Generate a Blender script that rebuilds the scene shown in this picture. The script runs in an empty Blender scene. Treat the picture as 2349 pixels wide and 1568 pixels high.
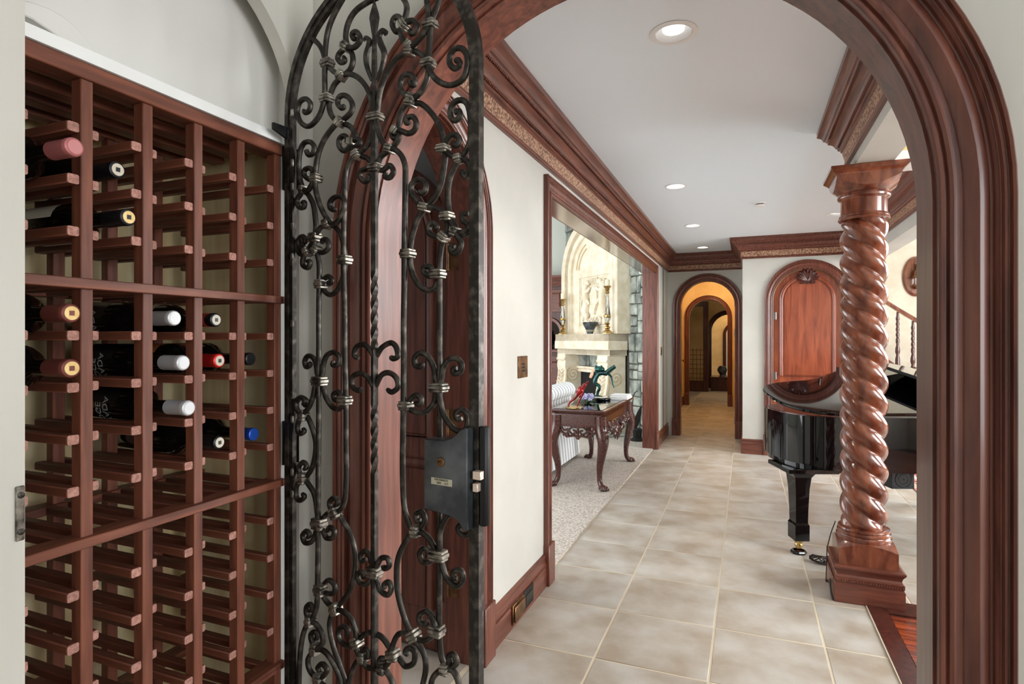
import bpy, bmesh, math, random
from mathutils import Vector, Matrix
random.seed(11)
R = math.radians
sc = bpy.context.scene
col = sc.collection

# ------------------------------------------------------------------ camera
H = 1.46                       # camera height
FPX, CXP, HYP = 1330.0, 1174.5, 777.0   # focal length, principal column, horizon row in 2349 px frame
YAW = math.atan((1711 - CXP) / FPX)
cam_d = bpy.data.cameras.new('camera')
cam = bpy.data.objects.new('camera', cam_d)
col.objects.link(cam)
cam.location = (0, 0, H)
cam.rotation_euler = (R(90), 0, YAW)
cam_d.sensor_width = 36
cam_d.sensor_fit = 'HORIZONTAL'
cam_d.lens = FPX / 2349 * 36
cam_d.shift_y = -(784 - HYP) / 2349
cam_d.clip_start = 0.02
sc.camera = cam
cs_, sn_ = math.cos(YAW), math.sin(YAW)

def ray(u, v):
    xc = (u - CXP) / FPX
    return Vector((-sn_ + xc * cs_, cs_ + xc * sn_, -(v - HYP) / FPX))
def on_floor(u, v, z=0.0):
    d = ray(u, v); return Vector((0, 0, H)) + d * ((z - H) / d.z)
def on_X(u, v, x):
    d = ray(u, v); return Vector((0, 0, H)) + d * (x / d.x)
def on_Y(u, v, y):
    d = ray(u, v); return Vector((0, 0, H)) + d * (y / d.y)

# ------------------------------------------------------------------ world, exposure, window light
w = bpy.data.worlds.new('world'); sc.world = w
w.use_nodes = True
w.node_tree.nodes['Background'].inputs[0].default_value = (0.86, 0.93, 1.0, 1)
w.node_tree.nodes['Background'].inputs[1].default_value = 1.0
sc.view_settings.view_transform = 'Standard'
sc.view_settings.look = 'None'
sc.view_settings.exposure = 0.40
sc.view_settings.gamma = 1.0
sc.view_settings.use_curve_mapping = False

def area(name, loc, target, sx, sy, power, color=(.97, .985, 1.0)):
    d = bpy.data.lights.new(name, 'AREA'); d.shape = 'RECTANGLE'
    d.size = sx; d.size_y = sy; d.energy = power; d.color = color
    o = bpy.data.objects.new(name, d); col.objects.link(o)
    o.location = loc
    o.rotation_euler = (Vector(target) - Vector(loc)).to_track_quat('-Z', 'Y').to_euler()
    return o
# daylight entering through the windows (each but the end room lamp sits in a window opening built below)
area('window_light_foyer', (4.52, 2.45, 1.9), (0, 2.45, .2), 1.8, 2.6, 190)
area('window_light_piano', (4.52, 6.4, 1.75), (0, 6.4, .1), 3.0, 2.5, 300)
area('window_light_stair', (4.52, 9.2, 2.4), (0, 9.2, 2.4), 1.4, 2.0, 18)
area('window_light_living', (-5.92, 6.2, 1.7), (0, 6.2, 1.7), 3.6, 2.5, 120)
area('window_light_living_side', (-3.6, 2.98, 1.7), (-3.6, 9, 1.7), 3.0, 2.4, 92)
area('window_light_vestibule', (4.52, -.9, 1.8), (0, -.9, 1.8), 2.6, 2.2, 100)
area('window_light_study', (-3.35, 1.9, 1.6), (0, 1.9, 1.6), 0.9, 1.6, 2.5)
area('area_light_end_room', (1.4, 16.0, 1.7), (-1, 16, 1.4), 1.6, 1.6, 7, (1, .85, .65))  # unseen warm area lamp; the end room has no window opening

# ------------------------------------------------------------------ helpers
def srgb(r, g, b):
    f = lambda c: (c / 255 / 12.92) if c / 255 <= 0.04045 else ((c / 255 + 0.055) / 1.055) ** 2.4
    return (f(r), f(g), f(b), 1)

class MB:
    """collects shapes; build() links them as ONE mesh object"""
    def __init__(s): s.v = []; s.f = []
    def add(s, vs, fs):
        b = len(s.v); s.v += [tuple(p) for p in vs]; s.f += [tuple(i + b for i in f) for f in fs]; return s
    def box(s, x0, x1, y0, y1, z0, z1):
        v = [(x, y, z) for z in (z0, z1) for y in (y0, y1) for x in (x0, x1)]
        return s.add(v, [(0, 2, 3, 1), (4, 5, 7, 6), (0, 1, 5, 4), (2, 6, 7, 3), (0, 4, 6, 2), (1, 3, 7, 5)])
    def obox(s, o, a, b, c, la, lb, lc):
        """box from corner-range in an oriented frame: la=(a0,a1)"""
        o, a, b, c = Vector(o), Vector(a), Vector(b), Vector(c)
        v = [o + a * x + b * y + c * z for z in lc for y in lb for x in la]
        return s.add(v, [(0, 2, 3, 1), (4, 5, 7, 6), (0, 1, 5, 4), (2, 6, 7, 3), (0, 4, 6, 2), (1, 3, 7, 5)])
    def prism(s, pts, o, a, b, c, t0, t1):
        """polygon pts (in a,b) extruded along c from t0 to t1"""
        o, a, b, c = Vector(o), Vector(a), Vector(b), Vector(c); n = len(pts)
        v = [o + a * p[0] + b * p[1] + c * t for t in (t0, t1) for p in pts]
        f = [tuple(range(n))[::-1], tuple(range(n, 2 * n))]
        f += [(i, (i + 1) % n, n + (i + 1) % n, n + i) for i in range(n)]
        return s.add(v, f)
    def rings(s, rr, close=True, cap=True, loop=False):
        """list of vertex rings of equal length"""
        n = len(rr[0]); v = [p for r in rr for p in r]; f = []
        m = len(rr)
        for i in range(m if loop else m - 1):
            j = (i + 1) % m
            for k in range(n if close else n - 1):
                l = (k + 1) % n
                f.append((i * n + k, i * n + l, j * n + l, j * n + k))
        if cap and not loop and close:
            f.append(tuple(range(n))[::-1]); f.append(tuple(range((m - 1) * n, m * n)))
        return s.add(v, f)
    def tube(s, path, r, n=8, sect=None, flat=1.0, ref=None, twist=0.0):
        path = [Vector(p) for p in path]; rr = []; m = len(path)
        rad = r if isinstance(r, (list, tuple)) else [r] * m
        up = None
        for i, p in enumerate(path):
            t = (path[min(i + 1, m - 1)] - path[max(i - 1, 0)])
            if t.length < 1e-9: t = Vector((0, 0, 1))
            t.normalize()
            if up is None:
                q = Vector(ref) if ref is not None else (Vector((0, 0, 1)) if abs(t.z) < .9 else Vector((1, 0, 0)))
                up = (q - t * q.dot(t)).normalized()
            else:
                q = Vector(ref) if ref is not None else up
                q = q - t * q.dot(t)
                up = q.normalized() if q.length > 1e-6 else up
            sd = t.cross(up)
            ring = []
            for k in range(n):
                a = 2 * math.pi * k / n + twist * i + (math.pi / 4 if n == 4 else 0)
                ring.append(p + up * (math.cos(a) * rad[i] * flat) + sd * (math.sin(a) * rad[i]))
            rr.append(ring)
        return s.rings(rr)
    def lathe(s, prof, c=(0, 0, 0), n=24, ax=None, cap=True):
        """prof: (r, h); ax: axis vector (default z)"""
        c = Vector(c)
        if ax is None: A, B, C = Vector((1, 0, 0)), Vector((0, 1, 0)), Vector((0, 0, 1))
        else:
            C = Vector(ax).normalized(); A = C.orthogonal().normalized(); B = C.cross(A)
        rr = [[c + C * h + (A * math.cos(2 * math.pi * k / n) + B * math.sin(2 * math.pi * k / n)) * max(r, 1e-4) for k in range(n)] for r, h in prof]
        return s.rings(rr, cap=cap)
    def ball(s, c, rx, ry, rz, n=12, m=8, mat=None):
        c = Vector(c); rr = []
        for i in range(m + 1):
            t = math.pi * i / m
            ring = []
            for k in range(n):
                a = 2 * math.pi * k / n
                q = Vector((rx * max(math.sin(t), 1e-3) * math.cos(a), ry * max(math.sin(t), 1e-3) * math.sin(a), -rz * math.cos(t)))
                if mat: q = mat @ q
                ring.append(c + q)
            rr.append(ring)
        return s.rings(rr)
    def build(s, name, mat, parent=None, smooth=38, bev=0, local=False, seg=1):
        me = bpy.data.meshes.new(name)
        off = Vector((0, 0, 0))
        if parent and not local:
            p = parent
            while p: off += p.location; p = p.parent
        me.from_pydata([tuple(Vector(q) - off) for q in s.v], [], s.f)
        bm = bmesh.new(); bm.from_mesh(me)
        if bev:
            ed = [e for e in bm.edges if len(e.link_faces) == 2 and e.calc_face_angle(0) > .5]
            bmesh.ops.bevel(bm, geom=ed, offset=bev, segments=seg, affect='EDGES', clamp_overlap=True)
        bmesh.ops.recalc_face_normals(bm, faces=bm.faces)
        bm.to_mesh(me); bm.free()
        if smooth:
            me.shade_smooth(); me.set_sharp_from_angle(angle=R(smooth))
        me.materials.append(M[mat] if isinstance(mat, str) else mat)
        o = bpy.data.objects.new(name, me); col.objects.link(o)
        if parent: o.parent = parent
        return o

def tag(o, label, cat=None, group=None, kind=None):
    o['label'] = label
    if cat: o['category'] = cat
    if group: o['group'] = group
    if kind: o['kind'] = kind
    return o
def struct(o, label):
    o['kind'] = 'structure'; o['label'] = label; return o
def thing(name, label, cat, loc=(0, 0, 0), group=None, rz=0):
    o = bpy.data.objects.new(name, None); col.objects.link(o)
    o.location = loc; o.rotation_euler = (0, 0, rz); o.empty_display_size = .05
    return tag(o, label, cat, group)
def setting(name, label, loc=(0, 0, 0)):
    o = bpy.data.objects.new(name, None); col.objects.link(o); o.location = loc
    return struct(o, label)
def copy_tree(o, parent=None):
    c = o.copy(); col.objects.link(c); c.parent = parent
    for ch in list(o.children):
        copy_tree(ch, c)
    return c
def crs(pts, step=None, k=6):
    """Catmull-Rom through pts"""
    P = [Vector(p) for p in pts]
    if len(P) < 3: return P
    out = []
    for i in range(len(P) - 1):
        p0 = P[max(i - 1, 0)]; p1 = P[i]; p2 = P[i + 1]; p3 = P[min(i + 2, len(P) - 1)]
        for j in range(k):
            t = j / k
            out.append(.5 * ((2 * p1) + (p2 - p0) * t + (2 * p0 - 5 * p1 + 4 * p2 - p3) * t * t + (3 * p1 - p0 - 3 * p2 + p3) * t ** 3))
    out.append(P[-1]); return out

# ------------------------------------------------------------------ materials
M = {}
def mat(name, c1, c2=None, rough=.5, metal=0, scale=(1, 1, 1), nscale=5.0, detail=4, bump=0, coat=0, ramp=(.35, .65), spec=.5,
        bscale=None, rand=0, emit=0, trans=0, warp=0, ior=1.45):
    m = bpy.data.materials.new(name); m.use_nodes = True; M[name] = m
    nt = m.node_tree; nd = nt.nodes; b = nd['Principled BSDF']
    b.inputs['Roughness'].default_value = rough; b.inputs['Metallic'].default_value = metal
    b.inputs['Specular IOR Level'].default_value = spec
    b.inputs['Coat Weight'].default_value = coat; b.inputs['Coat Roughness'].default_value = .12
    b.inputs['Base Color'].default_value = c1
    if trans: b.inputs['Transmission Weight'].default_value = trans; b.inputs['IOR'].default_value = ior
    if emit:
        b.inputs['Emission Color'].default_value = c1; b.inputs['Emission Strength'].default_value = emit
    if c2 is None and not bump: return m
    tc = nd.new('ShaderNodeTexCoord'); mp = nd.new('ShaderNodeMapping'); mp.inputs['Scale'].default_value = scale
    nt.links.new(tc.outputs['Object'], mp.inputs['Vector'])
    vec = mp.outputs['Vector']
    if rand:
        oi = nd.new('ShaderNodeObjectInfo'); mm = nd.new('ShaderNodeMath'); mm.operation = 'MULTIPLY'; mm.inputs[1].default_value = 37.0
        nt.links.new(oi.outputs['Random'], mm.inputs[0])
        av = nd.new('ShaderNodeVectorMath'); av.operation = 'ADD'
        nt.links.new(vec, av.inputs[0]); nt.links.new(mm.outputs[0], av.inputs[1]); vec = av.outputs[0]
    nz = nd.new('ShaderNodeTexNoise'); nz.inputs['Scale'].default_value = nscale; nz.inputs['Detail'].default_value = detail
    nz.inputs['Distortion'].default_value = warp
    nt.links.new(vec, nz.inputs['Vector'])
    if c2 is not None:
        rp = nd.new('ShaderNodeValToRGB'); rp.color_ramp.elements[0].position = ramp[0]; rp.color_ramp.elements[1].position = ramp[1]
        rp.color_ramp.elements[0].color = c1; rp.color_ramp.elements[1].color = c2
        nt.links.new(nz.outputs['Fac'], rp.inputs['Fac'])
        outc = rp.outputs['Color']
        if rand:
            hs = nd.new('ShaderNodeHueSaturation'); mr = nd.new('ShaderNodeMapRange')
            mr.inputs['To Min'].default_value = 1 - rand; mr.inputs['To Max'].default_value = 1 + rand
            nt.links.new(oi.outputs['Random'], mr.inputs['Value']); nt.links.new(mr.outputs[0], hs.inputs['Value'])
            nt.links.new(outc, hs.inputs['Color']); outc = hs.outputs['Color']
        nt.links.new(outc, b.inputs['Base Color'])
    if bump:
        bp = nd.new('ShaderNodeBump'); bp.inputs['Strength'].default_value = bump; bp.inputs['Distance'].default_value = .004
        src = nz.outputs['Fac']
        if bscale:
            n2 = nd.new('ShaderNodeTexNoise'); n2.inputs['Scale'].default_value = bscale; n2.inputs['Detail'].default_value = 3
            nt.links.new(tc.outputs['Object'], n2.inputs['Vector']); src = n2.outputs['Fac']
        nt.links.new(src, bp.inputs['Height']); nt.links.new(bp.outputs['Normal'], b.inputs['Normal'])
    return m

WD, WL = srgb(76, 36, 28), srgb(128, 74, 57)
G = {'z': (9, 9, .7), 'x': (.7, 9, 9), 'y': (9, .7, 9)}
for a in 'xyz':
    mat('wood_' + a, WD, WL, rough=.34, scale=G[a], nscale=5, detail=7, coat=.25, ramp=(.3, .74), warp=.6, bump=.02)
    mat('rack_' + a, srgb(82, 42, 31), srgb(134, 77, 55), rough=.5, scale=G[a], nscale=7, detail=6, ramp=(.3, .7), warp=.3, bump=.03)
mat('wood_dark', srgb(48, 20, 15), srgb(84, 38, 28), rough=.3, scale=G['z'], nscale=4, detail=6, coat=.2, warp=.5)
mat('wood_door', srgb(98, 38, 25), srgb(158, 82, 52), rough=.3, scale=(5, 5, .5), nscale=4, detail=6, coat=.35, warp=.8, ramp=(.25, .75))
mat('wood_column', srgb(88, 42, 28), srgb(134, 76, 52), rough=.2, scale=(4, 4, 1.2), nscale=5, detail=6, coat=.4, warp=.5)
mat('wood_end', srgb(146, 100, 88), srgb(182, 134, 120), rough=.75, scale=(1, 30, 30), nscale=6, detail=3, rand=.12)
mat('wood_carved', srgb(36, 12, 9), srgb(84, 34, 24), rough=.25, scale=(20, 20, 20), nscale=5, coat=.5)
mat('frieze', srgb(92, 54, 38), srgb(188, 148, 118), rough=.55, scale=(1, 1, 1), nscale=75, detail=3, bump=.9, bscale=70, ramp=(.38, .62))
mat('wall_paint', srgb(188, 186, 178), srgb(196, 194, 186), rough=.75, nscale=2.5, detail=3)
mat('wall_vest', srgb(203, 199, 190), srgb(211, 207, 198), rough=.75, nscale=3, scale=(4, 4, .3))
mat('white_paint', srgb(238, 238, 236), rough=.6)
mat('ceiling_paint', srgb(236, 245, 252), rough=.85)
mat('rack_back', srgb(200, 178, 130), srgb(228, 214, 174), rough=.7, scale=(7, 7, .35), nscale=3, detail=3)
mat('gold_wall', srgb(226, 196, 132), srgb(240, 218, 160), rough=.7, nscale=3)
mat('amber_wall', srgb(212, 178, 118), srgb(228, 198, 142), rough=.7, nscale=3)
mat('stair_wall', srgb(208, 196, 176), srgb(220, 210, 192), rough=.8, nscale=6, bump=.25)
mat('living_wall', srgb(206, 208, 198), rough=.8)
mat('grey_wall', srgb(160, 156, 152), rough=.8)
mat('tile', srgb(160, 146, 129), srgb(189, 184, 176), rough=.45, nscale=4.5, detail=10, rand=.07, bump=.06, ramp=(.34, .66), bscale=60)
mat('grout', srgb(206, 192, 168), rough=.9)
mat('carpet', srgb(142, 131, 121), srgb(200, 191, 181), rough=.95, nscale=60, detail=2, bump=.6, ramp=(.3, .6))
mat('iron', srgb(50, 46, 42), srgb(120, 114, 106), rough=.42, metal=.75, nscale=45, detail=5, ramp=(.48, .9), bump=.25)
mat('iron_worn', srgb(70, 66, 60), srgb(178, 172, 160), rough=.4, metal=.8, nscale=50, detail=4, ramp=(.35, .7), bump=.3)
mat('steel_plate', srgb(66, 70, 74), srgb(110, 114, 118), rough=.38, metal=.7, nscale=14, detail=5, bump=.08)
mat('black_metal', srgb(18, 18, 18), rough=.45, metal=.3)
mat('bronze', srgb(92, 66, 44), srgb(140, 104, 72), rough=.35, metal=.8, nscale=20)
mat('brass', srgb(150, 116, 64), srgb(206, 176, 116), rough=.22, metal=1, nscale=10)
mat('tag_brass', srgb(205, 200, 178), rough=.4, metal=.4)
mat('ink', srgb(40, 38, 34), rough=.6)
mat('nickel', srgb(150, 150, 148), rough=.3, metal=1)
mat('bolt', srgb(226, 205, 190), rough=.3, metal=.6)
mat('piano', srgb(4, 5, 7), rough=.03, coat=0, spec=.5)
mat('piano_box', srgb(22, 34, 40), rough=.2)
mat('glass_green', srgb(9, 12, 9), rough=.08, coat=.6)
mat('label_cream', srgb(224, 214, 190), rough=.7)
mat('label_black', srgb(20, 20, 22), rough=.4)
mat('label_red', srgb(150, 32, 26), rough=.5)
mat('label_orange', srgb(214, 132, 66), rough=.5)
mat('silver_print', srgb(190, 190, 190), rough=.4)
for n, c in dict(pink=(186, 112, 112), maroon=(118, 62, 54), silver=(196, 196, 198), red=(196, 36, 30), black=(24, 24, 26), blue=(30, 78, 176), dark=(26, 26, 32)).items():
    mat('cap_' + n, srgb(*c), rough=.35, metal=.3)
mat('emblem_gold', srgb(206, 170, 96), srgb(228, 200, 140), rough=.45, metal=.3, nscale=40)
mat('emblem_pale', srgb(206, 196, 178), rough=.5)
mat('limestone', srgb(222, 208, 182), srgb(240, 230, 210), rough=.8, nscale=8, detail=5, bump=.15)
mat('limestone_tan', srgb(196, 174, 134), rough=.85)
mat('stone', srgb(84, 92, 88), srgb(178, 182, 172), rough=.85, nscale=6, detail=6, bump=.8, rand=.28, ramp=(.32, .66))
mat('mortar', srgb(92, 92, 84), rough=.95)
mat('firebox_black', srgb(14, 13, 12), rough=.9)
mat('sofa_light', srgb(226, 226, 224), rough=.9, c2=srgb(216, 216, 216), nscale=20)
mat('candle', srgb(240, 230, 200), rough=.5)
mat('crystal', srgb(235, 242, 245), rough=.02, trans=1, ior=1.5)
mat('pottery', srgb(30, 34, 38), srgb(92, 98, 102), rough=.35, nscale=12)
mat('frog_green', srgb(8, 34, 34), srgb(30, 82, 78), rough=.18, metal=.5, nscale=14)
mat('frog_red', srgb(86, 8, 10), srgb(140, 18, 18), rough=.15, metal=.2, nscale=14)
mat('frog_pale', srgb(216, 170, 140), rough=.3)
mat('book', srgb(232, 232, 230), rough=.6)
mat('flower', srgb(206, 204, 232), srgb(130, 124, 178), rough=.4, nscale=40)
mat('leaf', srgb(50, 70, 40), rough=.5)
mat('rug', srgb(132, 52, 48), srgb(206, 150, 134), rough=.95, nscale=14, detail=3, ramp=(.45, .55))
mat('parquet', srgb(96, 34, 16), srgb(154, 70, 34), rough=.18, scale=(1, 8, 8), nscale=4, coat=.5, rand=.25)
mat('cable', srgb(38, 28, 24), rough=.5)
mat('glow', (1, .93, .82, 1), rough=.5, emit=3)
mat('glow_dim', (1, .97, .93, 1), rough=.5, emit=.55)
mat('cap_end_white', srgb(226, 226, 228), rough=.4)  # plain end disc, paler than the silver capsule
mat('cap_end_pink', srgb(206, 136, 136), rough=.4)  # plain end disc, paler than the pink capsule
mat('wood_gloss', srgb(64, 26, 20), srgb(108, 54, 42), rough=.13, scale=(9, .7, 9), nscale=5, detail=6, coat=.9, warp=.5)
mat('lunette', srgb(214, 211, 204), srgb(222, 220, 214), rough=.8, nscale=2)
mat('baffle', srgb(222, 222, 222), rough=.5)
mat('glass_pane', srgb(235, 240, 240), rough=.02, trans=1, ior=1.05)
mat('mirror_dark', srgb(60, 52, 48), rough=.05, metal=.9)
# striped sofa fabric : stripes run along local z, spread along y
def stripes(name, axis, freq):
    m = mat(name, srgb(228, 228, 226)); nt = m.node_tree; nd = nt.nodes; b = nd['Principled BSDF']; b.inputs['Roughness'].default_value = .9
    tc = nd.new('ShaderNodeTexCoord'); sp = nd.new('ShaderNodeSeparateXYZ'); nt.links.new(tc.outputs['Object'], sp.inputs[0])
    ml = nd.new('ShaderNodeMath'); ml.operation = 'MULTIPLY'; ml.inputs[1].default_value = freq; nt.links.new(sp.outputs[axis], ml.inputs[0])
    sn = nd.new('ShaderNodeMath'); sn.operation = 'SINE'; nt.links.new(ml.outputs[0], sn.inputs[0])
    rp = nd.new('ShaderNodeValToRGB'); rp.color_ramp.elements[0].position = .46; rp.color_ramp.elements[1].position = .56
    rp.color_ramp.elements[0].color = srgb(184, 186, 190); rp.color_ramp.elements[1].color = srgb(236, 236, 233)
    mr = nd.new('ShaderNodeMapRange'); mr.inputs['From Min'].default_value = -1; nt.links.new(sn.outputs[0], mr.inputs['Value'])
    nt.links.new(mr.outputs[0], rp.inputs['Fac']); nt.links.new(rp.outputs['Color'], b.inputs['Base Color'])
stripes('sofa_stripe', 'Y', 62.0)
# ------------------------------------------------------------------ structure helpers
Z3 = Vector((0, 0, 1))
def wallmesh(o, a, n, L, z0, z1, th, ops, mb=None):
    """straight wall from o along a (length L), thickness th along n, with arched (c,R,spring) or square (u0,u1,'sq',top) openings"""
    mb = mb or MB(); o = Vector(o); a = Vector(a); n = Vector(n); cur = 0
    for op in ops:
        if op[2] == 'sq':
            u0, u1, top = op[0], op[1], op[3]; poly = [(u0, z1), (u0, top), (u1, top), (u1, z1)]; zb = op[4] if len(op) > 4 else None
        else:
            c, r, s = op; u0, u1 = c - r, c + r; zb = None
            poly = [(u0, z1)] + [(c - r * math.cos(math.pi * i / 32), s + r * math.sin(math.pi * i / 32)) for i in range(33)] + [(u1, z1)]
        if u0 - cur > 1e-4: mb.obox(o, a, n, Z3, (cur, u0), (0, th), (z0, z1))
        mb.prism(poly, o, a, Z3, n, 0, th)
        if zb: mb.obox(o, a, n, Z3, (u0, u1), (0, th), (z0, zb))
        cur = u1
    if L - cur > 1e-4: mb.obox(o, a, n, Z3, (cur, L), (0, th), (z0, z1))
    return mb
CAS = [(0, 0), (0, .55), (.03, .62), (.08, .62), (.095, .5), (.13, .46), (.15, .6), (.2, .68), (.235, .6), (.25, .44), (.29, .4), (.34, .4), (.38, .52), (.46, .64),
       (.54, .7), (.6, .64), (.66, .5), (.7, .42), (.735, .42), (.75, .6), (.78, .7), (.81, .6), (.825, .62), (.85, .78), (.88, .82), (.9, .7), (.92, .72), (.94, .95), (.98, 1.), (1, .94), (1, 0)]
def casprof(W, D): return [(w * W, d * D) for w, d in CAS]
def arch_sweep(mb, o, a, n, Rr, spring, zb, prof, seg=48, full=True):
    o, a, n = Vector(o), Vector(a), Vector(n); rr = []
    fr = [(o + Z3 * zb, -a)]
    for i in range(seg + 1):
        t = math.pi - math.pi * i / seg
        fr.append((o + Z3 * spring, a * math.cos(t) + Z3 * math.sin(t)))
    fr.append((o + Z3 * zb, a))
    for c, rd in fr: rr.append([c + rd * (Rr + w) + n * d for w, d in prof])
    return mb.rings(rr)
def sq_sweep(mb, o, a, n, u0, u1, top, zb, prof):
    o, a, n = Vector(o), Vector(a), Vector(n)
    fr = [(u0, zb, -1, 0), (u0, top, -1, 1), (u1, top, 1, 1), (u1, zb, 1, 0)]
    return mb.rings([[o + a * (u + du * w) + Z3 * (z + dz * w) + n * d for w, d in prof] for u, z, du, dz in fr])
def path_sweep(mb, pts, prof, closed=False, left=True):
    """profile (p out from wall, z) along a floor-plan path with mitred corners; room lies to the left/right of the path"""
    P = [Vector((p[0], p[1])) for p in pts]; n = len(P); rr = []
    def nrm(d): d = d.normalized(); return Vector((-d.y, d.x)) if left else Vector((d.y, -d.x))
    for i in range(n):
        d0 = P[i] - P[i - 1] if (i > 0 or closed) else P[1] - P[0]
        d1 = P[(i + 1) % n] - P[i] if (i < n - 1 or closed) else P[-1] - P[-2]
        n0, n1 = nrm(d0), nrm(d1); m = (n0 + n1); m = m / max(m.dot(n0), .2)
        rr.append([Vector((P[i].x + m.x * p, P[i].y + m.y * p, z)) for p, z in prof])
    return mb.rings(rr, loop=closed)

# ------------------------------------------------------------------ floor
CEIL = 2.74
fl = MB().box(-1.16, 4.6, -3.0, 20.0, -.06, -.0018).build('floor', 'grout')
struct(fl, 'pale stone tile floor with sandy grout running down the hall')
TX, TY, X0, Y0 = .4955, .5025, -.1475, 3.609
gp = .0045
def tile_mesh(wd, dp):
    mb = MB().box(gp, wd - gp, gp, dp - gp, -.012, 0)
    o = mb.build('tile', 'tile', fl, bev=.002, local=True); return o
tiles = {}
def put_tile(x, y, wd, dp):
    k = (round(wd, 3), round(dp, 3))
    if k not in tiles:
        o = tile_mesh(wd, dp); tiles[k] = o
    else:
        o = tiles[k].copy(); col.objects.link(o)
    o.location = (x, y, random.uniform(-.0006, .0006)); return o
for i in range(-2, 9):
    for j in range(-5, 23):
        x, y = X0 + i * TX, Y0 + j * TY
        if y > 9.0 and i > 0 and not (y < 9.9 and i > 2): continue
        if y > 7.9 and i in (1, 2): continue
        if j < 0 and i > 1: continue
        if j < 0 and i == 1: put_tile(x, y, .612 - x, TY); continue
        put_tile(x, y, TX, TY)
# hardwood floor of the foyer beside the hall, with its dark border boards
wf = MB().box(.612, 4.6, 1.2, 3.77, -.01, .0).build('floor_foyer', 'wood_dark'); struct(wf, 'dark red hardwood floor of the foyer beside the column')
MB().box(.612, .70, 1.32, 3.77, 0, .008).build('border_board', 'wood_dark', wf, bev=.002)
MB().box(.70, 4.55, 3.60, 3.77, 0, .008).build('border_board', 'wood_dark', wf, bev=.002)
pm = None
for k in range(26):
    y = 1.36 + k * .085
    for q in range(4):
        if pm is None: o = pm = MB().box(0, .9, 0, .083, 0, .007).build('plank', 'parquet', wf, bev=.001, local=True)
        else: o = pm.copy(); col.objects.link(o)
        o.location = (.702 + q * .905, y, 0)
MB_ = MB().box(.607, .613, 1.32, 3.66, 0, .006).build('edge_strip', 'grout', wf)
cp = MB().box(-6.0, -1.142, 3.0, 10.6, -.02, .012).build('floor_living', 'carpet'); struct(cp, 'speckled beige carpet of the living room')
sf = MB().box(-3.4, -1.16, 1.2, 2.9, -.02, .0).build('floor_study', 'tile'); struct(sf, 'pale tile floor behind the side doorway')
vf = MB().box(-1.04, 4.6, -3, 1.1, -.004, .0).build('floor_vestibule', 'tile'); struct(vf, 'pale stone floor of the vestibule')

# ------------------------------------------------------------------ walls
XL = -1.11          # hall side of the left wall
DR, DS = .385, 1.94 # clear radius and spring height of the arched doors
CW, CD = .105, .032
X3, Y3 = Vector((1, 0, 0)), Vector((0, 1, 0))
# wall with the big near archway
AC, AR, AS = -.273, .572, 1.696
YN, YF = 1.2, 1.3
wa = wallmesh((-1.3, YN, 0), X3, Y3, 5.9, 0, 5.0, YF - YN, [(AC + 1.3, AR + .014, AS)]).build('wall_archway', 'wall_vest')
struct(wa, 'cream wall pierced by the big round archway')
# left wall of the hall: small arched doorway + wide square opening to the living room
LY = 1.95
OY0, OY1, OZ = 3.36, 7.80, 2.325
wl = wallmesh((XL, YF, 0), Y3, -X3, 9.11 - YF + .15, 0, CEIL + .3, .15, [(LY - YF, DR + .014, DS), (OY0 - YF - .014, OY1 - YF + .014, 'sq', OZ + .014)]).build('wall_left', 'wall_paint')
struct(wl, 'cream left wall of the hall')
# end wall with arched doorway, and the wall that steps forward with the arched door
YE, YP, XP = 9.11, 7.97, -.04
EC, PC = -.535, .704
we = wallmesh((XL, YE, 0), X3, Y3, XP - XL + .15, 0, CEIL + .3, .15, [(EC - XL, DR + .014, DS)]).build('wall_end', 'wall_paint')
struct(we, 'shadowed cream end wall of the hall around the far archway')
wp = wallmesh((XP, YP, 0), X3, Y3, 1.35 - XP, 0, CEIL + .3, .15, [(PC - XP, DR + .014, DS)])
wp.box(XP, XP + .15, YP + .15, YE, 0, CEIL + .3)
wp.box(1.2, 1.35, YP + .15, 10.4, 0, 4.6)
wp = wp.build('wall_door', 'wall_paint'); struct(wp, 'cream wall stepping forward beside the far archway, holding the arched door')
# ceiling and beams
CANS = [on_floor(u, v, CEIL) for u, v in ((1545, 75), (1550, 427), (1589, 517), (1612, 567), (1915, 491))]
def ceiling_mesh():
    """flat ceiling slab whose underside has round holes for the recessed lights"""
    mb = MB(); rh = .074; d = .16
    def region(x0, x1, y0, y1, cans):
        cells = sorted(set([y0, y1] + [c.y - d for c in cans] + [c.y + d for c in cans]))
        for ya, yb in zip(cells, cells[1:]):
            c = next((c for c in cans if abs((ya + yb) / 2 - c.y) < 1e-6), None)
            if c is None: mb.box(x0, x1, ya, yb, CEIL, CEIL + .05); continue
            mb.box(x0, c.x - d, ya, yb, CEIL, CEIL + .05); mb.box(c.x + d, x1, ya, yb, CEIL, CEIL + .05)
            n = 48; inn, out = [], []
            for k in range(n):
                a = 2 * math.pi * k / n + math.pi / 4; ca, sa = math.cos(a), math.sin(a); m = d / max(abs(ca), abs(sa))
                inn.append((c.x + rh * ca, c.y + rh * sa)); out.append((c.x + m * ca, c.y + m * sa))
            for z_ in (CEIL,): mb.add([(p[0], p[1], z_) for p in inn + out], [(k, (k + 1) % n, n + (k + 1) % n, n + k) for k in range(n)])
    region(-1.26, .6, YF, 9.3, CANS[:4]); region(.6, 1.3, 3.86, 8.1, CANS[4:])
    return mb
ce = ceiling_mesh().build('ceiling', 'ceiling_paint'); struct(ce, 'white hall ceiling with recessed lights')
bm1 = MB().box(.56, .74, YF, 3.92, 2.42, 4.6).build('wall_beam', 'wall_paint'); struct(bm1, 'white beam running from the archway to the twisted column')
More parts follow.
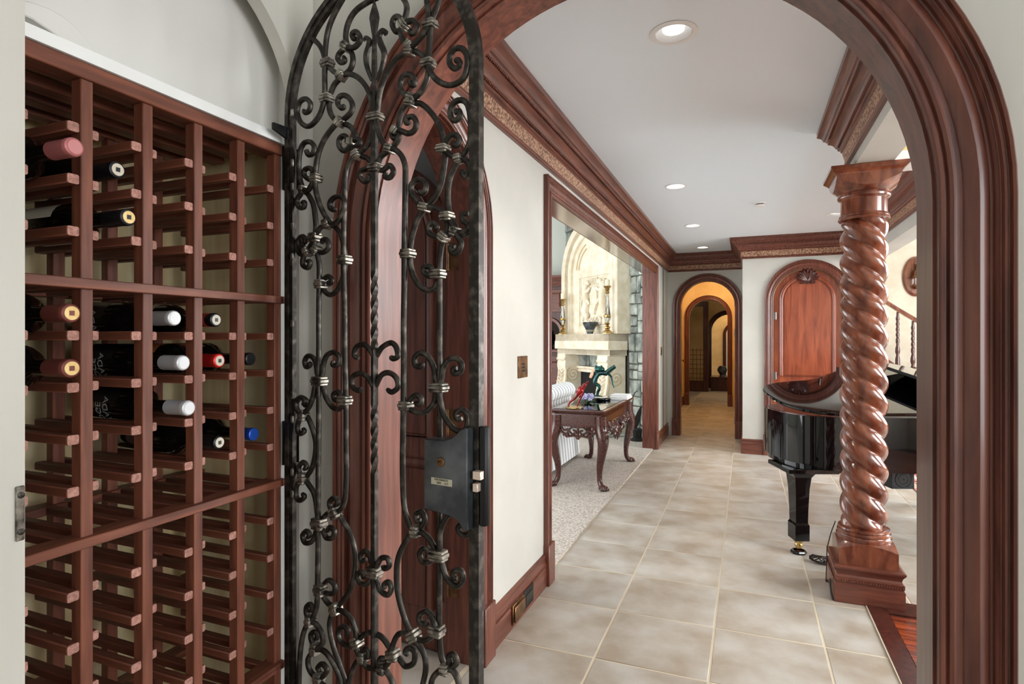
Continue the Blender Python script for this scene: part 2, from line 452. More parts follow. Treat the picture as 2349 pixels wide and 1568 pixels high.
bm2 = MB().box(1.26, 1.44, 3.92, YP + .1, 2.37, 4.6).build('wall_beam_piano', 'wall_paint'); struct(bm2, 'white beam over the far side of the piano')
bm3 = MB().box(.745, 4.6, 3.74, 3.92, 2.42, 2.49)
bm3 = bm3.build('wall_beam_foyer', 'white_paint'); struct(bm3, 'white beam with gold painted wall above, right of the column')
MB().box(.745, 4.6, 3.75, 3.91, 2.49, 4.6).build('upper_wall', 'gold_wall', bm3)
orn = MB()
for k in range(24):
    x = .80 + k * .075
    orn.tube(crs([(x - .03, 3.735, 2.665), (x - .01, 3.733, 2.69), (x, 3.732, 2.72), (x + .01, 3.733, 2.69), (x + .03, 3.735, 2.665)], k=4), .006, 6)
    orn.ball((x + .037, 3.735, 2.70), .009, .006, .014, 8, 5)
orn.box(.745, 4.6, 3.728, 3.752, 2.635, 2.652).box(.745, 4.6, 3.722, 3.752, 2.742, 2.762)
orn.build('cornice_ornament', 'bronze', bm3)
# outer shell
wr = wallmesh((4.6, -3.0, 0), Y3, X3, 13.6, 0, 4.6, .15, [(.75, 3.45, 'sq', 2.95, .65), (4.5, 6.4, 'sq', 3.3, .55), (7.8, 11.0, 'sq', 3.1, .45), (11.4, 13.0, 'sq', 3.5, 1.3)]).build('wall_right', 'stair_wall'); struct(wr, 'outer wall with windows on the right')
def window(nm, o, a, n, u0, u1, z0, z1, label):
    s = setting(nm, label, o)
    mb = MB(); f = .06
    mb.obox(o, a, n, Z3, (u0, u0 + f), (-.02, .06), (z0, z1)).obox(o, a, n, Z3, (u1 - f, u1), (-.02, .06), (z0, z1))
    mb.obox(o, a, n, Z3, (u0 + f, u1 - f), (-.02, .06), (z0, z0 + f)).obox(o, a, n, Z3, (u0 + f, u1 - f), (-.02, .06), (z1 - f, z1))
    mb.build('window_frame', 'white_paint', s)
    m2 = MB(); k = max(2, round((u1 - u0) / .7))
    for q in range(1, k): m2.obox(o, a, n, Z3, (u0 + (u1 - u0) * q / k - .02, u0 + (u1 - u0) * q / k + .02), (.0, .04), (z0 + f, z1 - f))
    m2.build('mullion', 'white_paint', s)
    MB().obox(o, a, n, Z3, (u0 + f, u1 - f), (.045, .05), (z0 + f, z1 - f)).build('pane', 'glass_pane', s)
window('window_1', Vector((4.62, -3, 0)), Y3, X3, 4.5, 6.4, .55, 3.3, 'tall foyer window')
window('window_2', Vector((4.62, -3, 0)), Y3, X3, 7.8, 11.0, .45, 3.1, 'wide window beside the piano')
window('window_3', Vector((4.62, -3, 0)), Y3, X3, 11.4, 13.0, 1.3, 3.5, 'stair window')
ws = MB().box(1.2, 4.6, 10.4, 10.55, 0, 4.6).build('wall_stair', 'stair_wall'); struct(ws, 'textured tan plaster wall behind the staircase')
rf = MB().box(.56, 4.75, 1.2, 10.55, 4.6, 4.7).build('ceiling_foyer', 'ceiling_paint'); struct(rf, 'high foyer ceiling')
# living room shell
lw = wallmesh((-6.0, 2.9, 0), Y3, -X3, 7.8, 0, 4.0, .15, [(1.4, 5.2, 'sq', 3.0, .4)]).build('wall_living_window', 'living_wall'); struct(lw, 'living room window wall')
window('window_4', Vector((-6.02, 2.9, 0)), Y3, -X3, 1.4, 5.2, .4, 3.0, 'wide living room window')
lw2 = wallmesh((-6.15, 2.9, 0), X3, -Y3, 4.85, 0, 4.0, .12, [(1.0, 4.1, 'sq', 3.0, .4)]).build('wall_living_near', 'living_wall'); struct(lw2, 'near wall of the living room')
window('window_5', Vector((-6.15, 2.88, 0)), X3, -Y3, 1.0, 4.1, .4, 3.0, 'living room side window')
lw3 = MB().box(-6.15, -1.26, 10.6, 10.75, 0, 4.0).box(-1.31, -1.26, 8.0, 10.6, 0, 4.0).box(-1.31, -1.262, 2.9, 8.0, 3.04, 4.0).build('wall_living_far', 'living_wall'); struct(lw3, 'grey green far wall of the living room')
lc = MB().box(-6.15, -1.26, 2.8, 10.75, 4.0, 4.1).build('ceiling_living', 'ceiling_paint'); struct(lc, 'living room ceiling')
# side room behind the small arched doorway
sr = wallmesh((-3.4, 1.2, 0), Y3, -X3, 1.7, 0, 2.8, .1, [(.2, 1.2, 'sq', 2.4, .7)])
sr.box(-3.4, -1.26, 2.62, 2.75, 0, 2.8).box(-3.4, -1.26, 1.3, 1.4, 0, 2.8).box(-3.4, -1.26, 1.2, 2.62, 2.8, 2.9)
sr = sr.build('wall_study', 'grey_wall'); struct(sr, 'grey walls of the side room')
# vestibule shell around the camera
XV = -1.04
NC, NR, NS = .8515, .2985, 2.0
wv = wallmesh((XV, -3.0, 0), Y3, -X3, 4.2, 0, 3.0, .035, [(NC + 3.0, NR, NS)])
wv = wv.build('wall_niche', 'wall_vest'); struct(wv, 'cream wall with the arched wine niche')
wb = wallmesh((-1.04, -3.0, 0), X3, -Y3, 5.64, 0, 3.0, .1, []).build('wall_behind', 'wall_vest'); struct(wb, 'cream wall closing the vestibule')
window('window_6', Vector((4.62, -3, 0)), Y3, X3, .75, 3.45, .65, 2.95, 'vestibule window')
vc = MB().box(-1.8, 4.75, -3.1, 1.2, 3.0, 3.1).build('ceiling_vestibule', 'ceiling_paint'); struct(vc, 'vestibule ceiling')
# wine niche interior
XR = -1.07
wn = MB().box(-1.47, -1.44, -.3, 1.3, 0, 1.95).build('wall_niche_back', 'rack_back'); struct(wn, 'straw coloured back wall of the wine niche')
wn.name = 'wall_niche_back'
MB().box(-1.44, -1.082, 1.150, 1.165, 0, 1.942).box(-1.44, -1.12, -.26, 1.165, 1.945, 1.96).build('niche_lining', 'rack_back', wn)
wn2 = MB().box(-1.44, -1.075, 1.165, 1.2, 0, 3.0).box(-1.44, -1.075, -.3, -.26, 0, 3.0)
wn2.box(-1.135, -1.12, -.26, 1.165, 1.962, 3.0)
wn2 = wn2.build('wall_niche_lunette', 'lunette'); struct(wn2, 'white plaster lunette above the wine rack')
trm = MB().box(-1.12, XR + .008, -.26, 1.15, 1.942, 1.964).build('trim_rack_cap', 'white_paint'); struct(trm, 'white trim strip over the wine rack header')
MB().box(-1.1, XR - .002, 1.122, 1.15, 0, 1.942).build('filler_strip', 'white_paint', trm)
# curved plaster rib on the lunette
rib = MB(); rq = [on_X(u, v, -1.12) for u, v in ((20, 2), (57, 12), (95, 25), (130, 45), (155, 66), (178, 92), (205, 128), (222, 160), (180, 140), (150, 116), (125, 97), (95, 75), (57, 50), (20, 34))]
rib.prism([(p.y, p.z) for p in rq], (-1.12, 0, 0), Y3, Z3, X3, 0, .022)
rib.build('plaster_rib', 'lunette', wn2, bev=.002)

# ------------------------------------------------------------------ mouldings
def casing(nm, label, o, a, n, Rr, spring, W, D, th, plinth=.26, both=True, mt='wood_z', pw=.012):
    s = setting(nm, label, o)
    mb = MB(); arch_sweep(mb, o, a, n, Rr + .004, spring, plinth, casprof(W, D)); mb.build('casing', mt, s, smooth=28)
    if both:
        mb = MB(); arch_sweep(mb, Vector(o) - Vector(n) * th, a, -Vector(n), Rr + .004, spring, plinth, casprof(W, D)); mb.build('casing', mt, s, smooth=28)
    mb = MB(); arch_sweep(mb, o, a, n, Rr, spring, 0, [(0, .0), (.013, .0), (.013, -th), (0, -th)], 40); mb.build('jamb', mt, s, smooth=28)
    for sg in (-1, 1):
        for (nn, oo) in ((Vector(n), Vector(o)),) + (((-Vector(n)), Vector(o) - Vector(n) * th),) * both:
            u = sorted((sg * (Rr + .002), sg * (Rr + W + pw)))
            MB().obox(oo, a, nn, Z3, u, (0, D + .01), (0, plinth)).build('plinth_block', mt, s, bev=.004)
    return s
casing('trim_1', 'thick moulded mahogany casing around the big near archway', Vector((AC, YN, 0)), X3, -Y3, AR, AS, .103, .034, YF - YN)
s2 = casing('trim_2', 'mahogany casing of the side doorway behind the iron gate', Vector((XL, LY, 0)), Y3, X3, DR, DS, CW, CD, .15)
s3 = casing('trim_3', 'dark mahogany casing of the far archway at the hall end', Vector((EC, YE, 0)), X3, -Y3, DR, DS, CW, CD, .15)
s4 = casing('trim_4', 'mahogany casing around the arched door behind the piano', Vector((PC, YP, 0)), X3, -Y3, DR, DS, CW, CD, .15)
t5 = setting('trim_5', 'mahogany casing of the wide square opening to the living room', (XL, 5.6, 0))
mb = MB(); sq_sweep(mb, (XL, 0, 0), Y3, X3, OY0 - .004, OY1 + .004, OZ + .004, .24, casprof(.105, .03)); mb.build('casing', 'wood_z', t5, smooth=28)
MB().box(XL - .15, XL, OY0, OY1, OZ, OZ + .013).build('soffit', 'wood_gloss', t5)
for y0, y1 in ((OY0 - .013, OY0), (OY1, OY1 + .013)): MB().box(XL - .15, XL, y0, y1, 0, OZ + .013).build('jamb', 'wood_z', t5)
mb = MB(); sq_sweep(mb, (XL - .15, 0, 0), Y3, -X3, OY0 - .004, OY1 + .004, OZ + .004, .0, casprof(.105, .03)); mb.build('casing', 'wood_z', t5, smooth=28)
for y0, y1 in ((OY0 - .115, OY0 - .002), (OY1 + .002, OY1 + .115)): MB().box(XL, XL + .038, y0, y1, 0, .24).build('plinth_block', 'wood_z', t5, bev=.004)
# crown moulding around the hall
CP = [(XL, YF), (XL, YE), (XP, YE), (XP, YP), (1.26, YP), (1.26, 3.92), (.56, 3.92), (.56, YF)]
t6 = setting('trim_6', 'carved mahogany crown moulding around the hall ceiling', (0, 5, 2.47))
B0 = 2.476
def crown(nm, prof, mt, sm=30):
    mb = MB(); path_sweep(mb, CP, prof, closed=False, left=False); return mb.build(nm, mt, t6, smooth=sm)
crown('bed_moulding', [(0, B0), (.016, B0), (.022, B0 + .006), (.022, B0 + .013), (.014, B0 + .018), (.014, B0 + .023), (.018, B0 + .027), (0, B0 + .027)], 'wood_y')
crown('frieze', [(0, B0 + .027), (.014, B0 + .027), (.018, B0 + .045), (.024, B0 + .07), (.028, B0 + .092), (0, B0 + .092)], 'frieze')
z = B0 + .092
crown('cornice', [(0, z), (.03, z), (.036, z + .006), (.034, z + .012), (.044, z + .016), (.05, z + .024), (.05, z + .032), (.058, z + .036), (.064, z + .05), (.074, z + .064),
                  (.09, z + .074), (.096, z + .078), (.096, z + .088), (.104, z + .092), (.108, z + .1), (.118, z + .104), (.122, z + .116), (.128, z + .126), (.14, z + .136), (.15, z + .142), (.15, CEIL), (0, CEIL)], 'wood_y')
# rope beads of the crown: many small blocks
rb = MB()
def rope(x0, y0, x1, y1, p, zz, step=.016, r=.006):
    d = Vector((x1 - x0, y1 - y0)); L = d.length; d.normalize(); n = Vector((d.y, -d.x)); k = int(L / step)
    for i in range(k):
        c = Vector((x0, y0)) + d * (i + .5) * step + n * p; s = step * .3
        rb.obox((c.x, c.y, zz), (d.x, d.y, .35), (n.x, n.y, 0), Z3, (-s, s), (-r, r), (-r, r))
rope(XL, 1.5, XL, 9.0, .100, z + .083); rope(XL, 1.5, XL, 9.0, .052, z + .028)
rope(.56, 3.9, .56, 1.4, .100, z + .083); rope(.56, 3.9, .56, 1.4, .052, z + .028)
rope(0.0, YP, 1.2, YP, .100, z + .083)
o = rb.build('rope_bead', 'wood_y', t6, smooth=0); o['kind'] = 'stuff'
# baseboards
BB = [(0, 0), (.02, 0), (.02, .105), (.016, .112), (.02, .118), (.02, .132), (.015, .137), (.012, .15), (.012, .162), (.017, .17), (.017, .178), (.008, .188), (0, .19)]
bl = setting('baseboard_left', 'mahogany baseboard along the left hall wall', (XL, 5, 0))
for y0, y1 in ((LY + DR + .12, OY0 - .116), (OY1 + .116, YE - .022)):
    mb = MB(); path_sweep(mb, [(XL, y0), (XL, y1)], BB, left=False); mb.build('board', 'wood_y', bl, smooth=25)
    rb = MB(); rope(XL, y0, XL, y1, .02, .125, .011, .004); o = rb.build('rope_bead', 'wood_y', bl, smooth=0); o['kind'] = 'stuff'
be = setting('baseboard_end', 'mahogany baseboard around the stepped wall beside the far archway', (0, YP, 0))
mb = MB(); path_sweep(mb, [(XP, YE - .04), (XP, YP), (PC - DR - CW - .018, YP)], BB, left=False); mb.build('board', 'wood_x', be, smooth=25)
rb = MB(); rope(XP + .0, YP, PC - DR - CW - .018, YP, .02, .125, .011, .004); o = rb.build('rope_bead', 'wood_x', be, smooth=0); o['kind'] = 'stuff'

# ------------------------------------------------------------------ doors
def arch_poly(r, s, zb=0.0, seg=28):
    return [(-r, zb)] + [(-r * math.cos(math.pi * i / seg), s + r * math.sin(math.pi * i / seg)) for i in range(seg + 1)] + [(r, zb)]
def door_leaf(nm, label, o, a, n, lever_side=1, wm='wood_door'):
    """o: leaf bottom centre on its front face; n: front normal"""
    o, a, n = Vector(o), Vector(a), Vector(n)
    s = setting(nm, label, o); r = DR - .006
    leaf = MB().prism(arch_poly(r, DS, .008), o, a, Z3, n, -.045, 0).build('leaf', wm, s, bev=.003)
    rp = [(0, 0), (0, .012), (.008, .02), (.018, .022), (.03, .014), (.036, .016), (.04, .006), (.04, 0)]
    mb = MB(); rr = r - .105
    arch_sweep(mb, o, a, n, rr, DS, 1.0, rp); mb.rings([[o + a * (sg * (rr + w)) + Z3 * (1.0 - (w if k else 0)) + n * d for w, d in rp] for k in (0,) for sg in (-1, 1)])
    mb.build('panel_moulding', wm, leaf, smooth=28)
    MB().prism(arch_poly(rr - .012, DS, 1.012), o, a, Z3, n, 0, .006).build('panel', wm, leaf, bev=.004)
    mb = MB(); rp2 = rp
    sq_sweep(mb, o, a, n, -rr, rr, .86, .2, rp2); mb.build('panel_moulding', wm, leaf, smooth=28)
    MB().obox(o, a, n, Z3, (-rr + .012, rr - .012), (0, .006), (.2, .85)).build('panel', wm, leaf, bev=.004)
    # carved shell
    sh = MB(); zc = DS + rr + .01
    for k in range(-4, 5):
        t = k * R(17.5); L = .165 * (1 - .045 * abs(k))
        p0 = o + Z3 * (zc - .05) + n * .022; d = a * math.sin(t) + Z3 * math.cos(t)
        sh.tube([p0 + d * .01, p0 + d * L * .45 + n * .012, p0 + d * L * .8 + n * .012, p0 + d * L + n * .004], [.012, .02, .025, .009], 6)
    for sg in (-1, 1):
        c = o + a * (sg * .045) + Z3 * (zc - .045) + n * .03
        sh.tube([c + (a * math.cos(t) + Z3 * math.sin(t)) * (.028 - .0026 * q) for q, t in enumerate([R(45 * i) for i in range(9)])], .009, 6)
    sh.obox(o, a, n, Z3, (-.085, .085), (0, .025), (zc - .085, zc - .05))
    sh.build('carved_shell', 'wood_carved', leaf)
    # lever handle
    hd = MB(); c = o + a * (lever_side * (r - .06)) + Z3 * 1.03
    hd.obox(c, a, n, Z3, (-.022, .022), (0, .008), (-.09, .09))
    hd.tube([c + n * .005, c + n * .05], .009, 8); hd.tube([c + n * .05, c + n * .052 - a * (lever_side * .05), c + n * .05 - a * (lever_side * .11)], [.011, .009, .006], 8)
    hd.build('lever_handle', 'black_metal', leaf)
    return s
d1 = door_leaf('door_1', 'arched mahogany door with carved shell behind the grand piano', (PC, YP + .03, 0), X3, -Y3)
def hinge(c, a, n, parent, w=.05, h=.1, mt='nickel'):
    c, a, n = Vector(c), Vector(a), Vector(n)
    hb = MB().obox(c, a, n, Z3, (-w / 2, w / 2), (0, .003), (-h / 2, h / 2))
    hb.tube([c + a * (w / 2) + n * .004 - Z3 * h / 2, c + a * (w / 2) + n * .004 + Z3 * h / 2], .006, 8)
    for q in (-.35, 0, .35): hb.lathe([(.004, 0), (.004, .0045), (.001, .005)], c + Z3 * q * h - a * w * .15, 8, n)
    hb.build('hinge', mt, parent)
for zz in (.3, 1.0, 1.75): hinge((PC - DR + .012, YP + .028, zz), X3, -Y3, s4, .04, .09)
# far archway hinges on its right jamb, side doorway hinges on its far jamb
for zz in (.25, .95, 1.55, 2.0): hinge((EC + DR, YE + .1, zz), Y3, -X3, s3, .06, .11)
JY = LY + DR
for zz in (.35, 1.08, 1.30, 1.83): hinge((XL - .118, JY, zz if zz != 1.30 else .72), -X3, -Y3, s2, .055, .12, 'bronze')
# door of the side doorway, standing open into the side room
a2 = Vector((-math.cos(R(4)), math.sin(R(4)), 0)); n2 = Vector((-a2.y, a2.x, 0)); n2 = -n2 if n2.y > 0 else n2
dc = Vector((XL - .152, JY + .03, 0)) + a2 * (DR + .01)
d2 = door_leaf('door_2', 'open arched mahogany door standing in the side room', dc, -a2, n2, lever_side=-1, wm='wood_z')  # darker wood than the piano-side door; its shade is put into the colour

# ------------------------------------------------------------------ corridor and rooms beyond the far archway
Y2 = 13.4
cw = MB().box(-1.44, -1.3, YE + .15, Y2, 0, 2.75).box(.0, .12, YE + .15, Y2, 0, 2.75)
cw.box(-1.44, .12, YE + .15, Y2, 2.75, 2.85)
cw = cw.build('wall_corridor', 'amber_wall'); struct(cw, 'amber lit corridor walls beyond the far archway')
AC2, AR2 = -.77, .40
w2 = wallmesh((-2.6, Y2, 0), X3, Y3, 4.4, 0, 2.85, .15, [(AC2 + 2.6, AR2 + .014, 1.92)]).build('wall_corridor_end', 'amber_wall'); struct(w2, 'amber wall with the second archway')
casing('trim_7', 'warm mahogany casing of the second archway down the corridor', Vector((AC2, Y2, 0)), X3, -Y3, AR2, 1.92, .09, .03, .15)
bc = setting('baseboard_corridor', 'mahogany baseboard of the corridor', (-1.06, 11, 0))
mb = MB(); path_sweep(mb, [(-1.3, 12.95), (-1.3, Y2)], BB, left=False); mb.build('board', 'wood_y', bc)
# corridor side door on the left wall
sd = setting('door_3', 'dark corridor door with brass knob beyond the far archway', (-1.29, 12.4, 0))
MB().box(-1.3, -1.275, 12.0, 12.88, 0, 2.1).build('leaf', 'wood_dark', sd, bev=.004)
MB().lathe([(.012, 0), (.01, .03), (.026, .04), (.03, .055), (.02, .07), (.002, .075)], (-1.275, 12.8, 1.0), 14, X3).build('knob', 'brass', sd)
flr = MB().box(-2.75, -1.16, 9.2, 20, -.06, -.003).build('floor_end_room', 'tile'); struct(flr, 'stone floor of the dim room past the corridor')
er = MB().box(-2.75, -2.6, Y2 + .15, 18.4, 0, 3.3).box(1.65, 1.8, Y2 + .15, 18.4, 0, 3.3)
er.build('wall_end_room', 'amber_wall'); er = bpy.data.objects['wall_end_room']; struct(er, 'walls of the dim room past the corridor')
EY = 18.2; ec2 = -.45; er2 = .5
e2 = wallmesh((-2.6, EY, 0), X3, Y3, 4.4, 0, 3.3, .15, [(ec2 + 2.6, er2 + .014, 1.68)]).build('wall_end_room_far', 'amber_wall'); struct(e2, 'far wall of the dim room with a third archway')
casing('trim_8', 'dark casing of the third and farthest archway', Vector((ec2, EY, 0)), X3, -Y3, er2, 1.68, .12, .03, .15, mt='wood_dark')
ec = MB().box(-2.75, 1.8, Y2 + .15, 20, 3.3, 3.4).build('ceiling_end_room', 'wood_dark'); struct(ec, 'dark beamed ceiling past the corridor')
for k in range(6):
    o = MB().box(-2.6, 1.65, Y2 + .5 + k * .8, Y2 + .66 + k * .8, 2.95, 3.3).build('beam', 'wood_dark', ec, bev=.01)
vb = MB(); arch_sweep(vb, (-.5, EY - .3, 0), X3, -Y3, 1.3, 1.9, 1.9, [(0, 0), (0, .2), (.16, .2), (.16, 0)]); vb.build('arched_beam', 'wood_dark', ec)
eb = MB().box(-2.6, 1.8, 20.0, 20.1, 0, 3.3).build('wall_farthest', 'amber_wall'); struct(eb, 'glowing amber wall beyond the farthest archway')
mb = MB(); arch_sweep(mb, (-.28, 19.98, 0), X3, -Y3, .32, 1.6, 0, [(0, 0), (0, .03), (.09, .03), (.09, 0)]); s8 = mb.build('trim_9', 'wood_dark'); struct(s8, 'dark arched surround on the farthest wall')
MB().prism(arch_poly(.31, 1.6, .0), (-.28, 19.985, 0), X3, Z3, Y3, -.006, .0).build('pane', 'white_paint', s8)
# ------------------------------------------------------------------ wrought iron gate
GA, GB = Vector((-1.04, 1.11, 0)), Vector((-.488, 1.03, 0))
GE = (GB - GA).normalized(); GN = Vector((-GE.y, GE.x, 0))    # GN points away from the camera
GL = (GB - GA).length
def gpt(u, v):
    d = ray(u, v); k = GA.dot(GN) / d.dot(GN); p = Vector((0, 0, H)) + d * k
    return ((p - GA).dot(GE), p.z)
def g3(s, z, off=0.0): return GA + GE * s + Z3 * z + GN * off
CR = {4: (620, 0, .319), 5: (620, 400, .3509), 6: (620, 900, .4259)}
def cpt(c, x, y):
    ox, oy, k = CR[c]; return gpt(ox + x * k, oy + y * k)
gate = thing('wrought_iron_gate', 'black wrought iron scrollwork gate with arched top standing open beside the wine rack', 'gate', tuple(GA))
GR, GS = .283, 2.0
def frame_sweep(prof):
    mb = MB(); c = .283; rr = []
    fr = [(c, .03, -1, 0)] + [(c, GS, math.cos(math.pi - math.pi * i / 40), math.sin(math.pi * i / 40)) for i in range(41)] + [(c, .03, 1, 0)]
    for s0, z0, ds, dz in fr: rr.append([g3(s0 + ds * (GR - w), z0 + dz * (GR - w), d) for w, d in prof])
    return mb.rings(rr)
fm = frame_sweep([(0, -.009), (0, .009), (.012, .009), (.012, .006), (.025, .006), (.025, -.006), (.012, -.006), (.012, -.009)])
fm.obox(GA, GE, GN, Z3, (.0, .566), (-.012, .012), (.02, .055))
gframe = fm.build('gate_frame', 'iron', gate, smooth=30)
BR = .0063
SC = []   # scroll bars: (crop, points)
def S(c, *p): SC.append((c, p))
# --- upper part (crop 4)
S(4, (548, -30), (470, 110), (425, 230), (408, 350), (403, 450), (402, 560), (402, 660), (390, 760), (355, 850), (290, 912), (232, 885), (205, 810), (222, 740), (265, 715), (298, 745), (293, 795), (265, 815), (250, 795))
S(4, (300, 275), (345, 315), (378, 370), (400, 440), (440, 500), (505, 540), (570, 532), (635, 560), (690, 625), (722, 700), (735, 790), (738, 850))
S(4, (760, -25), (680, 15), (600, 75), (550, 160), (532, 250), (545, 320), (578, 380), (583, 440), (560, 500), (505, 548), (450, 605), (418, 690), (415, 780), (445, 845), (505, 880), (565, 905), (600, 960), (598, 1010), (588, 1060), (625, 1110), (690, 1135), (728, 1190))
S(4, (545, 340), (605, 345), (648, 300), (645, 255), (618, 232), (594, 252), (604, 280), (622, 276))
S(4, (545, 335), (495, 378), (480, 420), (505, 447), (530, 432), (520, 402))
S(4, (945, -30), (985, 30), (990, 90), (970, 160), (950, 225), (960, 285), (1005, 340), (1060, 312), (1110, 255), (1145, 190), (1150, 120), (1140, 50), (1130, -20))
S(4, (1218, -20), (1195, 60), (1165, 140), (1152, 220), (1143, 330), (1138, 450), (1130, 560), (1085, 660), (1018, 720), (955, 780), (930, 860), (922, 920), (925, 990), (890, 1050), (850, 1085), (795, 1128), (772, 1195))
S(4, (960, 185), (900, 222), (870, 180), (876, 132), (905, 112), (930, 135), (915, 165))
S(4, (975, 170), (1030, 152), (1062, 190), (1045, 236), (1015, 242), (1012, 215))
S(4, (1135, 460), (1100, 405), (1050, 370), (1003, 368), (945, 390), (885, 440), (828, 535), (788, 645), (770, 760), (764, 850))
S(4, (1140, 450), (1175, 545), (1238, 602), (1312, 618), (1390, 580), (1425, 500), (1425, 412), (1390, 358), (1340, 358), (1302, 408), (1302, 468), (1340, 500), (1375, 472), (1360, 440), (1338, 452))
S(4, (1018, 725), (952, 662), (935, 600), (960, 545), (1005, 535), (1036, 570), (1034, 610), (1010, 605), (1006, 580))
S(4, (1015, 740), (1065, 737), (1122, 777), (1182, 852), (1222, 942), (1245, 1050), (1250, 1110), (1240, 1210), (1215, 1330), (1170, 1420), (1108, 1485), (1065, 1545), (1040, 1600), (1015, 1680), (1002, 1750), (998, 1830), (1000, 1900), (1020, 1980), (1060, 2050), (1120, 2085), (1175, 2065), (1200, 2010))
S(4, (905, 935), (950, 945), (1000, 962), (1042, 938), (1055, 882), (1030, 842), (992, 850), (985, 885), (1010, 880))
S(4, (905, 935), (872, 955), (880, 990), (905, 980))
S(4, (770, 850), (778, 900), (800, 980), (830, 1040), (865, 1068), (910, 1080), (955, 1125), (980, 1200), (982, 1300), (980, 1450), (978, 1600), (976, 1750), (975, 2000), (970, 2300), (970, 2600), (968, 2820), (966, 3050), (962, 3350), (972, 3620), (1005, 3745), (1040, 3820))
S(4, (738, 850), (732, 960), (702, 1050), (625, 1108), (565, 1178), (542, 1250), (536, 1400), (530, 1600), (528, 1900), (535, 2200), (538, 2600), (545, 2850), (547, 3200), (548, 3420), (535, 3600), (505, 3660), (460, 3690))
S(4, (588, 1030), (525, 1080), (487, 1050), (486, 1000), (515, 972), (545, 990), (535, 1025))
S(4, (590, 1020), (640, 1003), (647, 1038), (615, 1050))
S(4, (505, 870), (572, 810), (585, 750), (560, 700), (520, 682), (486, 702), (481, 745), (510, 775), (530, 752))
S(4, (505, 882), (470, 910), (402, 1000), (360, 1100), (340, 1200), (333, 1290), (338, 1370), (365, 1470), (410, 1560), (455, 1610), (500, 1590), (540, 1500), (540, 1440), (510, 1415), (468, 1425), (440, 1460), (444, 1500), (470, 1510), (478, 1490))
S(4, (748, 1200), (700, 1212), (655, 1232), (646, 1275), (680, 1305), (715, 1285), (700, 1258))
S(4, (765, 1205), (800, 1220), (850, 1185), (876, 1230), (850, 1272), (815, 1266), (826, 1236))
S(4, (333, 1280), (290, 1292), (252, 1265), (253, 1225), (285, 1210), (313, 1232), (300, 1260))
S(4, (255, 1080), (270, 1112), (303, 1100), (310, 1050), (280, 1018), (235, 1030), (206, 1100), (200, 1200), (210, 1290), (238, 1365), (270, 1400), (305, 1470), (318, 1560), (322, 1640), (310, 1720), (270, 1790), (240, 1830), (205, 1820), (185, 1770), (195, 1725), (222, 1722), (230, 1755), (208, 1768))
S(4, (238, 1365), (280, 1372), (310, 1330), (328, 1285))
S(4, (238, 1365), (215, 1400), (192, 1440), (206, 1488), (240, 1490), (246, 1455), (224, 1460))
S(4, (1320, 800), (1350, 795), (1354, 840), (1310, 860), (1285, 812), (1300, 752), (1340, 717), (1390, 722), (1420, 780), (1432, 880), (1430, 1000), (1400, 1080), (1355, 1140), (1325, 1180), (1290, 1255), (1270, 1350), (1270, 1450), (1285, 1560), (1310, 1600), (1340, 1665), (1380, 1690), (1425, 1660))
S(4, (1242, 1065), (1290, 987), (1330, 970), (1365, 1000), (1355, 1045), (1322, 1040), (1326, 1016))
S(4, (1242, 1070), (1295, 1115), (1355, 1142), (1405, 1152), (1430, 1205), (1402, 1268), (1376, 1242), (1395, 1226))
S(4, (1110, 1488), (1032, 1402), (1027, 1330), (1072, 1295), (1120, 1320), (1125, 1370), (1096, 1394), (1082, 1370))
S(4, (1110, 1490), (1160, 1490), (1225, 1515), (1280, 1565))
# --- middle part (crop 5)
S(5, (375, 325), (415, 342), (452, 392), (472, 470), (480, 560), (470, 655), (440, 740), (390, 785), (348, 765), (330, 716), (345, 682), (370, 665), (395, 690), (377, 714), (366, 696))
S(5, (375, 330), (335, 348), (305, 390), (292, 440), (297, 480), (312, 525), (325, 590), (325, 700), (322, 900), (322, 1150), (321, 1350), (322, 1560), (320, 1800), (318, 2000), (318, 2300), (315, 2600), (310, 2800), (288, 2880), (262, 2920))
S(5, (293, 410), (278, 455), (245, 500), (205, 492), (180, 452), (190, 412), (214, 406), (224, 436), (206, 450))
S(5, (245, 500), (222, 560), (226, 598), (258, 610), (270, 572), (246, 568))
S(5, (300, 495), (342, 510), (380, 480), (374, 432), (346, 426), (341, 455))
S(5, (313, 1345), (298, 1300), (290, 1240), (270, 1197), (236, 1186), (216, 1220), (226, 1258), (250, 1246), (246, 1226))
S(5, (328, 1345), (346, 1300), (352, 1240), (376, 1182), (420, 1162), (455, 1190), (450, 1240), (416, 1245), (416, 1216))
S(5, (328, 1355), (344, 1400), (362, 1462), (402, 1520), (442, 1533), (485, 1490), (460, 1450), (438, 1421), (411, 1435), (416, 1470), (440, 1468))
S(5, (313, 1355), (300, 1395), (290, 1450), (262, 1520), (220, 1560), (180, 1525), (178, 1480), (210, 1455), (236, 1478), (222, 1504))
S(5, (680, 1190), (640, 1130), (602, 1110), (562, 1130), (550, 1180), (578, 1202))
S(5, (684, 1190), (722, 1130), (780, 1100), (815, 1130), (825, 1188), (792, 1204), (780, 1186))
S(5, (680, 1385), (640, 1322), (592, 1300), (546, 1320), (540, 1380), (580, 1412), (604, 1396))
S(5, (684, 1385), (722, 1312), (772, 1296), (820, 1330), (830, 1390), (790, 1422), (760, 1402))
S(5, (1085, 655), (1050, 665), (1014, 640), (1018, 606), (1055, 605), (1060, 634))
S(5, (1155, 275), (1182, 312), (1212, 370), (1258, 378), (1298, 350))
